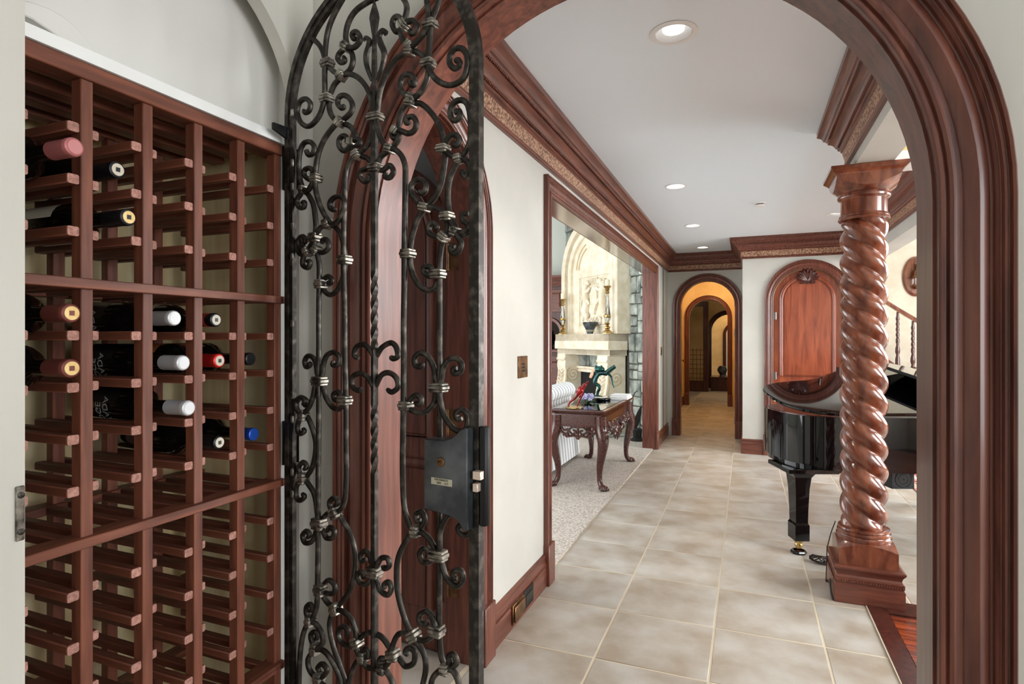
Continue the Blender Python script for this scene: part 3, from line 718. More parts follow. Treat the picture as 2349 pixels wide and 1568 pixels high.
S(5, (1160, 275), (1150, 310), (1147, 365), (1130, 410), (1110, 470), (1100, 560), (1098, 650), (1098, 800), (1098, 1150), (1100, 1390), (1100, 1560), (1100, 1750), (1100, 2000), (1096, 2250), (1096, 2500), (1096, 2800), (1096, 2980), (1110, 3150), (1145, 3240))
S(5, (1135, 405), (1095, 410), (1046, 388), (1041, 340), (1070, 320), (1094, 344), (1076, 360))
S(5, (1135, 405), (1170, 390), (1210, 372))
S(5, (1212, 372), (1228, 402), (1255, 450), (1236, 508), (1196, 514), (1191, 472), (1215, 474))
S(5, (1298, 330), (1262, 302), (1260, 262), (1296, 254))
S(5, (1092, 1385), (1074, 1340), (1060, 1262), (1022, 1190), (970, 1166), (936, 1200), (942, 1250), (980, 1255), (984, 1226))
S(5, (1108, 1385), (1122, 1340), (1136, 1262), (1172, 1210), (1222, 1202), (1255, 1242), (1244, 1290), (1206, 1298), (1202, 1270), (1224, 1266))
S(5, (1092, 1395), (1080, 1432), (1062, 1500), (1010, 1550), (950, 1555), (890, 1515), (918, 1465), (950, 1442), (982, 1465), (974, 1500), (940, 1492))
# --- lower part (crop 6)
S(6, (912, -5), (922, 40), (942, 120), (990, 188), (1040, 208), (1068, 182), (1068, 122), (1040, 90), (1010, 110), (1016, 140), (1040, 138))
S(6, (178, 122), (150, 100), (140, 60), (165, 26), (195, 46), (184, 76))
S(6, (182, 122), (202, 150), (230, 230), (238, 300), (220, 400), (178, 462), (152, 440), (146, 402), (170, 376), (188, 400), (172, 416))
S(6, (178, 122), (158, 152), (150, 190), (162, 220), (186, 210), (180, 190))
S(6, (180, 464), (202, 495), (232, 545), (246, 620), (252, 700), (242, 755), (220, 802), (185, 810), (170, 772), (190, 746), (207, 766), (195, 785))
S(6, (178, 464), (150, 502), (145, 550), (166, 578), (192, 560), (180, 540))
S(6, (268, 705), (284, 742), (304, 782), (336, 780), (346, 746), (320, 725), (306, 750))
S(6, (264, 700), (285, 668), (310, 650), (350, 650), (382, 692), (430, 780), (450, 880), (446, 980), (420, 1070), (352, 1162), (325, 1195), (312, 1262), (330, 1362), (372, 1482), (415, 1620), (440, 1750), (445, 1900), (420, 2080))
S(6, (348, 648), (326, 612), (326, 582), (350, 565), (368, 590), (350, 610))
S(6, (352, 1162), (312, 1140), (282, 1100), (265, 1062), (300, 1082), (338, 1080), (345, 1042), (315, 1012), (284, 1028))
S(6, (352, 1166), (395, 1172), (442, 1212), (470, 1290), (466, 1345), (480, 1395), (500, 1422), (525, 1468), (565, 1480), (606, 1482), (650, 1440), (660, 1380), (692, 1302), (742, 1288), (772, 1308))
S(6, (215, 1230), (195, 1190), (196, 1152), (215, 1140), (230, 1165), (212, 1176))
S(6, (215, 1230), (192, 1248), (165, 1322), (150, 1450), (146, 1600), (150, 1750))
S(6, (215, 1230), (248, 1242), (280, 1292), (285, 1350), (243, 1382), (208, 1430), (216, 1490), (260, 1542), (310, 1600), (340, 1700))
S(6, (243, 1378), (220, 1340), (216, 1302), (240, 1290), (251, 1315), (236, 1330))
S(6, (243, 1380), (295, 1384), (342, 1442), (382, 1532), (410, 1640), (430, 1800))
S(6, (262, 1542), (292, 1520), (305, 1490), (280, 1460), (256, 1480), (268, 1500))
S(6, (556, 960), (540, 925), (530, 880), (505, 856), (481, 875), (486, 910), (510, 900))
S(6, (566, 960), (582, 925), (602, 890), (636, 891), (645, 930), (620, 945), (612, 926))
S(6, (556, 972), (540, 995), (520, 1030), (486, 1030), (466, 992), (481, 966), (505, 980), (496, 1000))
S(6, (566, 972), (582, 1000), (602, 1060), (640, 1085), (660, 1050), (645, 1016), (620, 1030), (632, 1048))
S(6, (466, 1345), (432, 1366), (382, 1340), (366, 1290), (390, 1258), (420, 1280), (406, 1310))
S(6, (466, 1340), (495, 1308), (535, 1296), (592, 1320), (632, 1372), (662, 1412), (690, 1440), (722, 1478), (765, 1460), (771, 1402), (745, 1379), (720, 1396), (736, 1420))
S(6, (500, 1420), (532, 1418), (530, 1386), (505, 1380), (502, 1400))
S(6, (500, 1420), (468, 1442), (432, 1512), (415, 1600), (412, 1750))
S(6, (606, 1482), (596, 1440), (606, 1425), (632, 1432))
S(6, (606, 1482), (632, 1510), (660, 1570), (672, 1700))
S(6, (785, 745), (820, 705), (824, 670), (806, 645), (779, 655), (784, 690), (804, 690))
S(6, (785, 745), (752, 770), (702, 860), (685, 950), (692, 1080), (730, 1220), (770, 1306), (800, 1348), (832, 1405), (842, 1482), (822, 1580), (790, 1700))
S(6, (785, 748), (825, 762), (862, 802), (888, 870), (862, 908), (820, 914), (802, 870), (820, 840), (850, 850), (840, 880))
S(6, (912, 870), (920, 820), (922, 745), (952, 672), (990, 646), (1034, 660))
S(6, (912, 875), (928, 930), (952, 1000), (1002, 1040), (1036, 1010), (1030, 962), (992, 960), (986, 994), (1006, 1000))
S(6, (1072, 735), (1060, 770), (1022, 764), (1006, 730), (1030, 710), (1050, 730))
S(6, (770, 1308), (812, 1330), (852, 1325), (895, 1280), (884, 1222), (850, 1176), (812, 1190), (809, 1230), (840, 1245), (850, 1222))
S(6, (945, 1486), (962, 1452), (960, 1417), (988, 1415), (1000, 1460), (960, 1486))
S(6, (945, 1486), (922, 1490), (882, 1532), (873, 1600), (880, 1740))
S(6, (945, 1486), (988, 1502), (1018, 1580), (1024, 1740))
for i, (c, pts) in enumerate(SC):
    sz = [cpt(c, x, y) for x, y in pts]
    off = ((i * 37) % 5 - 2) * .0022
    q = crs([(s, zz, 0) for s, zz in sz], k=5)
    path = [g3(min(max(p.x, .02), .545), max(p.y, .1), off) for p in q]
    n = len(path)
    MB().tube(path, [BR * (1 if j < n - 3 else 1 - .12 * (j - n + 4)) for j in range(n)], 8, ref=GN).build('scroll_bar', 'iron', gate, smooth=50)
# plain lower bars down to the bottom rail
for sx in (.10, .19, .286, .38, .46):
    zt = {.286: .95}.get(sx, .62)
    mb = MB().tube([g3(sx, .05, -.003), g3(sx, zt, -.003)], .006, 8, ref=GN); mb.build('scroll_bar', 'iron', gate, smooth=50)
# spear and centre rod with twisted lengths
sp = MB(); sc0 = .2855
sp.tube([g3(sc0, z_) for z_ in (1.96, 2.06, 2.125, 2.135, 2.165, 2.175, 2.205)], [.006, .0065, .005, .007, .0115, .010, .0008], 6, ref=GN)
sp.build('spear_finial', 'iron', gate)
for pts in ([(735, 580), (700, 480), (695, 400), (715, 330), (715, 290), (690, 275), (680, 300)], [(775, 580), (810, 480), (825, 390), (800, 320), (785, 270), (810, 225), (840, 235), (825, 255)]):
    q = crs([(*cpt(4, x, y), 0) for x, y in pts], k=5); n = len(q)
    MB().tube([g3(p.x, p.y, -.002) for p in q], [.003 + .004 * math.sin(math.pi * min(1, (j + 2) / n)) for j in range(n)], 6, ref=GN).build('spear_leaf', 'iron', gate)
rod = MB(); pp = []; tw = 0
zs = [.62 + (1.98 - .62) * i / 160 for i in range(161)]
rr = []
zt0, zt1 = gpt(859, 622)[1], gpt(859, 795)[1]; zb0, zb1 = gpt(859, 925)[1], gpt(859, 1085)[1]
for z_ in zs:
    if zt1 < z_ < zt0 or zb1 < z_ < zb0: tw += R(24)
    rr.append([g3(sc0 + .0085 * math.cos(a + tw), z_, .0085 * math.sin(a + tw)) for a in (R(45), R(135), R(225), R(315))])
rod.rings(rr); rod.build('twisted_rod', 'iron', gate, smooth=25)
# collars
def collar(c, x, y, w_, ang=0, h_=60):
    k = CR[c][2]; s0, z0 = cpt(c, x, y); ds, dz = cpt(c, x + 10, y), cpt(c, x, y + 10)
    m = abs(dz[1] - z0) / 10
    hw, hh = w_ * m * .5, min(h_ * m * .5, .013)
    t = R(ang); ax = GE * math.cos(t) + Z3 * math.sin(t); ay = -GE * math.sin(t) + Z3 * math.cos(t)
    mb = MB()
    for d0, d1, g in ((-1, -.4, 1.0), (-.4, .4, 1.12), (.4, 1, 1.0)):
        mb.obox(g3(s0, z0), ax, GN, ay, (-hw * g, hw * g), (-.0115 * g, .0115 * g), (hh * d0, hh * d1))
    mb.build('collar', 'iron_worn', gate, bev=.0016)
for a in [(4, 410, 455, 80, 4), (4, 512, 545, 62, 40), (4, 405, 707, 82), (4, 545, 335, 60, -45), (4, 503, 877, 62, 40), (4, 588, 1020, 48, 75), (4, 625, 1110, 60, 25), (4, 755, 842, 104),
          (4, 757, 1205, 88), (4, 330, 1280, 66), (4, 238, 1365, 42), (4, 964, 178, 62, -60), (4, 1005, 328, 58, 40), (4, 1003, 370, 62, -10), (4, 1150, 175, 90), (4, 1136, 455, 86), (4, 1020, 703, 60, -25),
          (4, 1012, 738, 66, -15), (4, 905, 938, 52, 50), (4, 862, 1070, 60, -20), (4, 1242, 1070, 80), (4, 1357, 1140, 52, 10), (4, 1110, 1490, 66, -15),
          (5, 375, 322, 54, 20), (5, 290, 412, 70), (5, 245, 505, 42, 30), (5, 303, 498, 46, -30), (5, 487, 558, 76), (5, 330, 716, 64), (5, 320, 1350, 92), (5, 488, 1475, 74),
          (5, 1155, 275, 74), (5, 1135, 408, 58, -40), (5, 1210, 372, 48, -20), (5, 898, 518, 82), (5, 1095, 650, 84), (5, 1100, 1392, 110), (5, 885, 1510, 78),
          (6, 180, 122, 40), (6, 178, 463, 40), (6, 262, 705, 74), (6, 349, 648, 50, 30), (6, 270, 1062, 58), (6, 352, 1165, 50, 20), (6, 215, 1230, 40), (6, 243, 1380, 40), (6, 262, 1540, 46), (6, 560, 966, 74),
          (6, 466, 1342, 48, 30), (6, 500, 1420, 42), (6, 606, 1482, 44), (6, 661, 1412, 62, 15), (6, 772, 1308, 62, 35), (6, 785, 746, 44), (6, 905, 875, 90), (6, 897, 1280, 74), (6, 945, 1486, 46)]:
    collar(*a)
# small weld pads on the hinge stile
for v_ in (262, 376, 430, 520, 590, 742, 905, 960, 1080, 1130):
    s0, z0 = gpt(678, v_); MB().obox(g3(s0, z0), GE, GN, Z3, (-.004, .006), (-.013, -.008), (-.009, .009)).build('weld_pad', 'iron_worn', gate, bev=.002)
# lock case
lk = [cpt(6, x, y) for x, y in ((878, 237), (985, 246), (1020, 234), (1048, 214), (1070, 188), (1105, 181), (1105, 725), (1086, 722), (1070, 690), (1048, 662), (1015, 644), (985, 637), (940, 622), (877, 608))]
case = MB().prism(lk, GA, GE, Z3, GN, -.03, .012).build('lock_case', 'steel_plate', gate, bev=.0018)
ks, kz = cpt(6, 967, 360)
MB().lathe([(.0095, 0), (.0095, .002), (.0085, .003)], g3(ks, kz, -.03), 16, -GN).rings([[g3(ks, kz, -.032) + (GE * math.cos(a) + Z3 * math.sin(a)) * r_ - GN * d_ for a in (R(30), R(150), R(270))] for r_, d_ in ((.008, 0), (.0005, .009))]).build('lock_knob', 'bronze', case)
t0, t1 = cpt(6, 917, 432), cpt(6, 1027, 490)
plate = MB().obox(GA, GE, GN, Z3, (t0[0], t1[0]), (-.0312, -.0300), (t1[1], t0[1] - .002)).build('maker_plate', 'tag_brass', case, bev=.0004)
def text(body, size, o, ax, ay, mt, parent, name='lettering', ext=.0002):
    cu = bpy.data.curves.new(name, 'FONT'); cu.body = body; cu.size = size; cu.align_x = 'CENTER'; cu.align_y = 'CENTER'; cu.extrude = ext
    tmp = bpy.data.objects.new('tmp', cu); col.objects.link(tmp)
    bpy.context.view_layer.update()
    me = bpy.data.meshes.new_from_object(tmp.evaluated_get(bpy.context.evaluated_depsgraph_get()))
    bpy.data.objects.remove(tmp); bpy.data.curves.remove(cu)
    ax, ay = Vector(ax).normalized(), Vector(ay).normalized(); nz = ax.cross(ay)
    off = Vector((0, 0, 0)); p = parent
    while p: off += p.location; p = p.parent
    mt4 = Matrix.Translation(Vector(o) - off) @ Matrix((ax, ay, nz)).transposed().to_4x4()
    me.transform(mt4); me.materials.clear(); me.materials.append(M[mt])
    ob = bpy.data.objects.new(name, me); col.objects.link(ob); ob.parent = parent; return ob
tc = ((t0[0] + t1[0]) / 2, (t0[1] + t1[1]) / 2); ph = abs(t0[1] - t1[1])
text('HACKBARTH', ph * .36, g3(tc[0], tc[1] + ph * .17, -.0315), GE, Z3, 'ink', plate)
text('2002', ph * .38, g3(tc[0] - .006, tc[1] - ph * .22, -.0315), GE, Z3, 'ink', plate)
fx = MB().tube([g3(tc[0] + .008 + .009 * t, tc[1] - ph * .22 + .0022 * math.sin(t * 3.1), -.0316) for t in [i / 8 for i in range(9)]], .0004, 4)
fx.tube([g3(tc[0] + .008 + .009 * t, tc[1] - ph * .22 - .0022 * math.sin(t * 3.1) * .9, -.0316) for t in [i / 8 for i in range(9)]], .0004, 4); fx.build('fish_mark', 'ink', plate)
# strike/handle bar beyond the stile, bolts
h0, h1 = cpt(6, 1140, 180)[1], cpt(6, 1140, 712)[1]
MB().prism([(.566, -.004), (.568, -.010), (.580, -.009), (.584, .002), (.581, .009), (.566, .009)], GA, GE, GN, Z3, h1, h0).build('pull_handle', 'black_metal', gate, bev=.002)
for ya, yb in ((410, 455), (475, 520)):
    z0, z1 = cpt(6, 1120, yb)[1], cpt(6, 1120, ya)[1]
    MB().obox(GA, GE, GN, Z3, (.56, .578 if ya == 410 else .571), (-.022, -.006), (z0, z1)).build('latch_bolt', 'bolt', gate, bev=.001)
# hinges fixed to the niche wall
for zc in (gpt(660, 378)[1], gpt(660, 1020)[1], .35):
    hg = MB().box(XV - .03, XV - .026, 1.1225, 1.15, zc - .055, zc + .055).box(XV - .028, XV + .002, 1.146, 1.149, zc - .05, zc + .05)
    hg.tube([(XV + .004, 1.128, zc - .05), (XV + .004, 1.128, zc + .05)], .006, 10); hg.build('hinge', 'black_metal', gate, bev=.002)
s0 = on_X(650, 303, XV + .004)
MB().prism([(-.035, .012), (.02, .016), (.02, -.016), (-.035, -.004)], s0, Y3, Z3, X3, -.003, .004).build('hinge_strap', 'black_metal', gate, bev=.001)
# strike plate on the opposite jamb
q0, q1 = on_X(33, 1116, XV), on_X(56, 1236, XV)
stk = thing('strike_plate', 'worn pewter strike plate with two screws on the white jamb left of the wine rack', 'strike plate', (XV, (q0.y + q1.y) / 2, q1.z))
pl = MB().box(XV, XV + .004, q0.y, q1.y - .001, q1.z, q0.z).build('plate', 'bronze', stk, bev=.0015)
pl.data.materials[0] = M['iron_worn']
for zz in (q1.z + .014, q0.z - .014): MB().lathe([(.005, 0), (.005, .001), (.003, .002)], (XV + .004, (q0.y + q1.y) / 2, zz), 12, X3).build('screw', 'iron', stk)

# ------------------------------------------------------------------ wine rack
PIT = .1115; PY0 = .6634
posts = [PY0 + PIT * k for k in range(-6, 5)]
RZ0, RP = 1.466, .0899
rack = thing('wine_rack', 'tall mahogany lattice wine rack set in the arched niche', 'wine rack', (XR, .6, 0))
def shared(mb, name, mt, parent, locs, bev=0):
    o = mb.build(name, mt, parent, bev=bev, local=True)
    for k, l in enumerate(locs):
        c = o if k == 0 else o.copy()
        if k: col.objects.link(c)
        c.location = l
    return o
L0 = rack.location
shared(MB().box(-.026, 0, -.0105, .0105, 0, 1.913), 'front_post', 'rack_z', rack, [(0, y - L0.y, 0) for y in posts], .0015)
shared(MB().box(-.022, 0, -.012, .012, 0, 1.913), 'rear_post', 'rack_z', rack, [(-.27, y - L0.y, 0) for y in posts], .0015)
rows = [RZ0 + RP * k for k in range(-15, 6)]
def rail_mesh():
    mb = MB().box(-.30, -.004, -.0098, .0098, -.0085, .0085); return mb
locs = []
for y in posts[1:]:
    for z_ in rows:
        if abs(z_ - 1.9155) < .01: continue
        for sg in (-1, 1):
            if y > 1.1 and sg > 0: continue
            locs.append((-.013 if sg > 0 else 0, y + sg * .0205 - L0.y, z_))
locs.sort(key=lambda l: (-(l[1] > -.2), -l[2]))
vis, rest = locs[:280], locs[280:]
ro = shared(rail_mesh(), 'bottle_rail', 'rack_x', rack, vis, .0022)
# pale cut ends of the rails
eo = None
for ob in [c for c in rack.children if c.name.startswith('bottle_rail')]:
    if eo is None: e = eo = MB().prism([(-.0094, -.0062), (-.0072, -.0082), (.0072, -.0082), (.0094, -.0062), (.0094, .0062), (.0072, .0082), (-.0072, .0082), (-.0094, .0062)], (0, 0, 0), Y3, Z3, X3, -.0042, -.0034).build('cut_end', 'wood_end', ob, local=True)
    else: e = eo.copy(); col.objects.link(e); e.parent = ob
if rest:
    mb = MB()
    for l in rest: mb.box(L0.x - .30, L0.x - .004, L0.y + l[1] - .0095, L0.y + l[1] + .0095, l[2] - .0095, l[2] + .0095)
    o = mb.build('bottle_rail_rest', 'rack_x', rack); o['kind'] = 'stuff'
for k in (1, -4, -9, -14):
    z_ = RZ0 + RP * k
    MB().box(XR - .035, XR + .012, posts[0] - .02, 1.122, z_ - .009, z_ + .009).build('shelf_strip', 'rack_y', rack, bev=.0015)
    MB().box(XR - .30, XR - .26, posts[0] - .02, 1.122, z_ - .009, z_ + .009).build('shelf_strip', 'rack_y', rack, bev=.0015)
MB().box(XR - .05, XR + .004, posts[0] - .02, 1.121, 1.913, 1.941).build('header', 'rack_y', rack, bev=.002)
for x_ in (-.13, -.21, -.29): MB().box(XR + x_ - .02, XR + x_ + .02, posts[0] - .02, 1.122, 1.915, 1.935).build('top_slat', 'rack_y', rack, bev=.002)
MB().box(XR - .3, XR, posts[0] - .02, 1.122, .0, .03).build('base_board', 'rack_y', rack, bev=.002)

# ------------------------------------------------------------------ wine bottles
def bottle(ci, row, xtip, cap, label, end='emblem_pale', lab=None, band=None, prt=None):
    """ci: column between posts ci and ci+1 (post 0 at .6634); row: rail index; xtip: x of the capsule end"""
    y = PY0 + PIT * (ci + .5); z_ = RZ0 + RP * row + .0095 + .0265
    t = thing('wine_bottle', label, 'bottle', (xtip, y, z_), 'wine bottles lying in the rack')
    ax = Vector((-1, 0, 0)); o = Vector((xtip, y, z_))
    body = MB().lathe([(.0135, .0), (.0135, .085), (.015, .095), (.022, .108), (.032, .12), (.0375, .135), (.0375, .285), (.035, .292), (.02, .29)], o, 24, ax).build('glass_body', 'glass_green', t)
    c = MB().lathe([(.002, -.0015), (.0125, -.0015), (.0148, 0), (.0155, .004), (.0155, .010), (.0148, .012), (.0150, .055)], o, 24, ax).build('capsule', 'cap_' + cap, t, smooth=25)
    if end:
        e = MB().lathe([(.0005, -.0020), (.0085, -.0020), (.0085, -.0014)], o, 20, ax)
        rg = MB().lathe([(.0098, -.0022), (.0112, -.0022), (.0112, -.0014), (.0098, -.0014)], o, 20, ax); e.v, e.f = e.v, e.f
        e.add(rg.v, rg.f); e.build('capsule_emblem', end, c)
        if end not in ('cap_end_white', 'cap_end_pink'): MB().obox(o + X3 * .0021, Y3, Z3, X3, (-.004, .004), (-.004, .004), (0, .0004)).obox(o + X3 * .0024, (Y3 + Z3).normalized(), (Z3 - Y3).normalized(), X3, (-.0035, .0035), (-.0008, .0008), (0, .0004)).build('emblem_mark', 'cap_' + (cap if cap in ('maroon', 'black', 'dark') else 'dark'), c)
    if band:
        MB().lathe([(.0158, .02), (.0158, .026)], o, 24, ax).build('capsule_band', band, c)
    if lab:
        n = 16; rr = [[o + ax * h + (Y3 * math.cos(a) + Z3 * math.sin(a)) * .0379 for a in [R(-170 + 280 * i / n + 60) for i in range(n + 1)]] for h in (.16, .255)]
        lb = MB().rings(rr, close=False, cap=False).build('paper_label', lab, t)
        if prt:
            # printing that follows the bottle's curve on the side seen from the hall
            body_txt, pm = prt
            cu = bpy.data.curves.new('print', 'FONT'); cu.body = body_txt; cu.size = .022; cu.align_x = 'CENTER'; cu.align_y = 'CENTER'
            tmp = bpy.data.objects.new('tmp', cu); col.objects.link(tmp); bpy.context.view_layer.update()
            me = bpy.data.meshes.new_from_object(tmp.evaluated_get(bpy.context.evaluated_depsgraph_get())); bpy.data.objects.remove(tmp)
            for v in me.vertices:
                th = R(215) - v.co.x / .0382      # text runs round the girth, lines stack along the length
                q = ax * (.205 - v.co.y) + (Y3 * math.cos(th) + Z3 * math.sin(th)) * .0382
                v.co = q
            me.materials.clear(); me.materials.append(M[pm])
            ob = bpy.data.objects.new('printing', me); col.objects.link(ob); ob.parent = lb
    return t
bottle(-1, 3, -1.012, 'pink', 'wine bottle with a dusty pink capsule in the top section of the rack', 'cap_end_pink')
bottle(0, 3, -1.075, 'dark', 'near black capsule wine bottle with pale ring emblem, upper of two in its column', 'emblem_pale')
bottle(0, 2, -1.045, 'dark', 'dark capsule wine bottle with cream label lying just above the middle rack shelf', 'emblem_gold', 'label_cream', prt=('Glen', 'ink'))
bottle(-1, 0, -1.02, 'maroon', 'wine bottle with maroon capsule and gold seal just under the middle rack shelf', 'emblem_gold')
bottle(-1, -1, -1.02, 'maroon', 'wine bottle with maroon capsule and gold seal, second row under the middle rack shelf', 'emblem_gold')
bottle(1, 0, -1.07, 'silver', 'silver capsule wine bottle with dark label, highest of the three silver ones', 'cap_end_white', 'label_black', prt=('NEVADA\nRIDGE', 'silver_print'))
bottle(1, -1, -1.045, 'silver', 'silver capsule wine bottle with dark label, middle of the three silver ones', 'cap_end_white', 'label_black', prt=('NEVADA\nRIDGE', 'silver_print'))
bottle(1, -2, -1.03, 'silver', 'silver capsule wine bottle with dark label, lowest of the three silver ones', 'cap_end_white', 'label_black', prt=('NEVADA\nRIDGE', 'silver_print'))
bottle(2, 0, -1.085, 'black', 'wine bottle with black and red banded neck and silver top', 'emblem_pale', 'label_cream', 'label_red')
bottle(2, -1, -1.075, 'red', 'wine bottle with bright red capsule and orange label', 'emblem_pale', 'label_orange', prt=('JUS', 'ink'))
bottle(2, -3, -1.075, 'black', 'black capsule wine bottle with white crest resting on a low rack row', 'emblem_pale', 'label_black')
bottle(3, -1, -1.10, 'black', 'black capsule wine bottle with red label nearest the niche jamb', None, 'label_red', 'label_red')
bottle(3, -3, -1.09, 'blue', 'wine bottle with bright blue capsule', None, 'label_cream')
# ------------------------------------------------------------------ twisted column
CX, CY = .625, 3.83
colm = thing('twisted_column', 'barley twist mahogany column on a square plinth holding up the white beam', 'column', (CX, CY, 0))
def sq_ring(h, z_): return [(CX + sx * h, CY + sy * h, z_) for sx, sy in ((-1, -1), (1, -1), (1, 1), (-1, 1))]
mb = MB(); mb.rings([sq_ring(h, z_) for h, z_ in ((.168, 0), (.168, .098), (.163, .102), (.163, .112), (.166, .116), (.166, .135), (.158, .14), (.154, .152), (.158, .168), (.168, .184), (.172, .19), (.172, .198), (.160, .203))])
plinth = mb.build('plinth', 'wood_x', colm, smooth=20)
rb = MB()
for sx, sy in ((0, -1), (-1, 0)):
    for k in range(26):
        t = -.155 + k * .0125
        c = Vector((CX + (t if sy else sx * .167), CY + (t if sx else sy * .167), .1255))
        d = Vector((1, 0, .5)) if sy else Vector((0, -1, .5))
        rb.obox(c, d, Vector((sx, sy, 0)), Z3, (-.0045, .0045), (-.004, .005), (-.006, .006))
o = rb.build('rope_bead', 'wood_x', plinth, smooth=0); o['kind'] = 'stuff'
def dome_block(mb, zflat, zring, h, rring, up=1):
    """square block whose top rises in a cone to a round ring (arched upper edges)"""
    n = 64; rr = []
    for lvl in range(0, 8):
        ring = []
        for k in range(n):
            a = 2 * math.pi * k / n + math.pi / 4; rs = h / max(abs(math.cos(a)), abs(math.sin(a)))
            if lvl == 0: r_, z_ = rs, zflat
            else:
                t = (lvl - 1) / 6; r_ = rs + (rring - rs) * t
                z_ = zring - up * (abs(zring - zflat) * .32) * ((r_ - rring) / (h * 1.414 - rring)) ** .8 if r_ > rring else zring
            ring.append((CX + r_ * math.cos(a), CY + r_ * math.sin(a), z_))
        rr.append(ring)
    return mb.rings(rr)
mb = MB(); dome_block(mb, .203, .335, .142, .128); mb.build('pedestal', 'wood_column', colm, smooth=18)
mb = MB().lathe([(.1, .325), (.136, .325), (.14, .335), (.139, .345), (.133, .35), (.131, .354), (.135, .36), (.134, .37), (.128, .375), (.131, .381), (.129, .39), (.118, .395), (.1, .395)], (CX, CY, 0), 48)
mb.build('base_ring', 'wood_column', colm)
# three-strand shaft
ZA, ZB = .385, 2.142; NL = 260; NA = 96; d_, a_ = .042, .079; rr = []
for i in range(NL + 1):
    t = i / NL; z_ = ZA + (ZB - ZA) * t; tw = z_ * 2 * math.pi / .378
    sc_ = min(1, .93 + .07 * min(t, 1 - t) / .02)
    ring = []
    for k in range(NA):
        th = 2 * math.pi * k / NA; ph = ((th + tw) % (2 * math.pi / 3)) - math.pi / 3
        r_ = (d_ * math.cos(ph) + math.sqrt(a_ * a_ - (d_ * math.sin(ph)) ** 2)) * sc_
        ring.append((CX + r_ * math.cos(th), CY + r_ * math.sin(th), z_))
    rr.append(ring)
MB().rings(rr).build('twisted_shaft', 'wood_column', colm, smooth=60)
mb = MB().lathe([(.1, 2.135), (.124, 2.135), (.13, 2.142), (.128, 2.15), (.122, 2.153), (.126, 2.158), (.124, 2.165), (.117, 2.17), (.116, 2.25), (.122, 2.256), (.131, 2.262), (.134, 2.272), (.13, 2.284), (.12, 2.29), (.1, 2.29)], (CX, CY, 0), 48)
mb.build('neck', 'wood_column', colm)
mb = MB(); n = 64; rr = []
for lvl in range(8):
    ring = []
    for k in range(n):
        a = 2 * math.pi * k / n + math.pi / 4; h = .155; rs = h / max(abs(math.cos(a)), abs(math.sin(a)))
        if lvl == 7: r_, z_ = rs + .004, 2.375
        else:
            t = lvl / 6; r_ = .126 + (rs - .126) * t; z_ = 2.284 + .072 * (max(r_ - .126, 0) / (h * 1.414 - .126)) ** .9
        ring.append((CX + r_ * math.cos(a), CY + r_ * math.sin(a), z_))
    rr.append(ring)
mb.rings(rr).build('capital', 'wood_column', colm, smooth=18)
mb = MB(); mb.rings([sq_ring(h, z_) for h, z_ in ((.160, 2.374), (.163, 2.38), (.172, 2.388), (.182, 2.398), (.186, 2.40), (.186, 2.418), (.17, 2.419))]); mb.build('abacus', 'wood_column', colm, smooth=20)
# cable bundle behind the plinth and cable up to the base ring
cb = thing('cable_bundle', 'bundled dark brown power cord on the tiles behind the column plinth', 'cable', (.40, 4.03, 0))
mb = MB(); c0 = on_floor(1886, 1292); cb.location = (c0.x, c0.y, 0)
for k in range(7):
    a = R(25 * k - 60); q = [Vector((c0.x, c0.y, .006)) + Vector((math.cos(a), math.sin(a), 0)) * (.05 * math.sin(t)) + Vector((.02 * math.cos(2 * t) * math.sin(a + 1), 0, .02 + .02 * math.cos(t))) + Vector((.012 * k - .036, 0, 0)) for t in [2 * math.pi * i / 14 for i in range(15)]]
    mb.tube(q, .0045, 6)
mb.tube(crs([(c0.x, c0.y, .01), (c0.x + .05, c0.y + .03, .006), (CX - .178, CY + .1, .006), (CX - .176, CY + .1, .12), (CX - .174, CY + .1, .205)], k=6), .003, 6).tube(crs([(CX - .174, CY + .1, .205), (CX - .155, CY + .09, .30), (CX - .135, CY + .06, .385)], k=5), .003, 6)
mb.build('cord', 'cable', cb)
lp = thing('cable_loop', 'thin black cord leaning against the side of the column plinth', 'cable', (CX - .18, CY - .1, 0))
p1, p2 = on_floor(1899, 1372), on_floor(1906, 1388)
MB().tube(crs([(CX - .173, CY - .165, .006), (CX - .18, CY - .12, .05), (CX - .178, CY - .08, .09), (CX - .178, CY - .05, .06), (CX - .178, CY - .1, .02), (CX - .176, CY - .15, .006)], k=6), .004, 6).build('cord', 'cable', lp)

# ------------------------------------------------------------------ grand piano
PA = R(20); PE1, PE2 = Vector((math.cos(PA), math.sin(PA), 0)), Vector((-math.sin(PA), math.cos(PA), 0))
PO = Vector((.475, 4.27, 0)) - PE1 * .16 + PE2 * .0
piano = thing('grand_piano', 'glossy black grand piano with lid propped slightly open behind the twisted column', 'piano', tuple(PO))
def P3(x, y, z_): return PO + PE1 * x + PE2 * y + Z3 * z_
out = [(.30, 0), (.22, .01), (.13, .05), (.06, .12), (.02, .21), (.0, .32), (.0, .5), (.02, .62), (.07, .73), (.16, .81), (.28, .87), (.45, .92), (.6, 1.0), (.75, 1.14), (.92, 1.3), (1.1, 1.4), (1.3, 1.45), (1.9, 1.45), (1.9, 0)]
oc = [Vector((p[0], p[1], 0)) for p in out]
sm = [(p.x, p.y) for p in crs(oc[:17], k=4)] + [(1.9, 1.45), (1.9, 0)]
def inset(poly, d):
    n = len(poly); res = []
    for i in range(n):
        p0, p1, p2 = Vector(poly[i - 1]), Vector(poly[i]), Vector(poly[(i + 1) % n])
        e1, e2 = (p1 - p0).normalized(), (p2 - p1).normalized()
        n1, n2 = Vector((e1.y, -e1.x)), Vector((e2.y, -e2.x)); m = n1 + n2; m = m / max(m.dot(n1), .3)
        res.append((p1.x + m.x * d, p1.y + m.y * d))
    return res
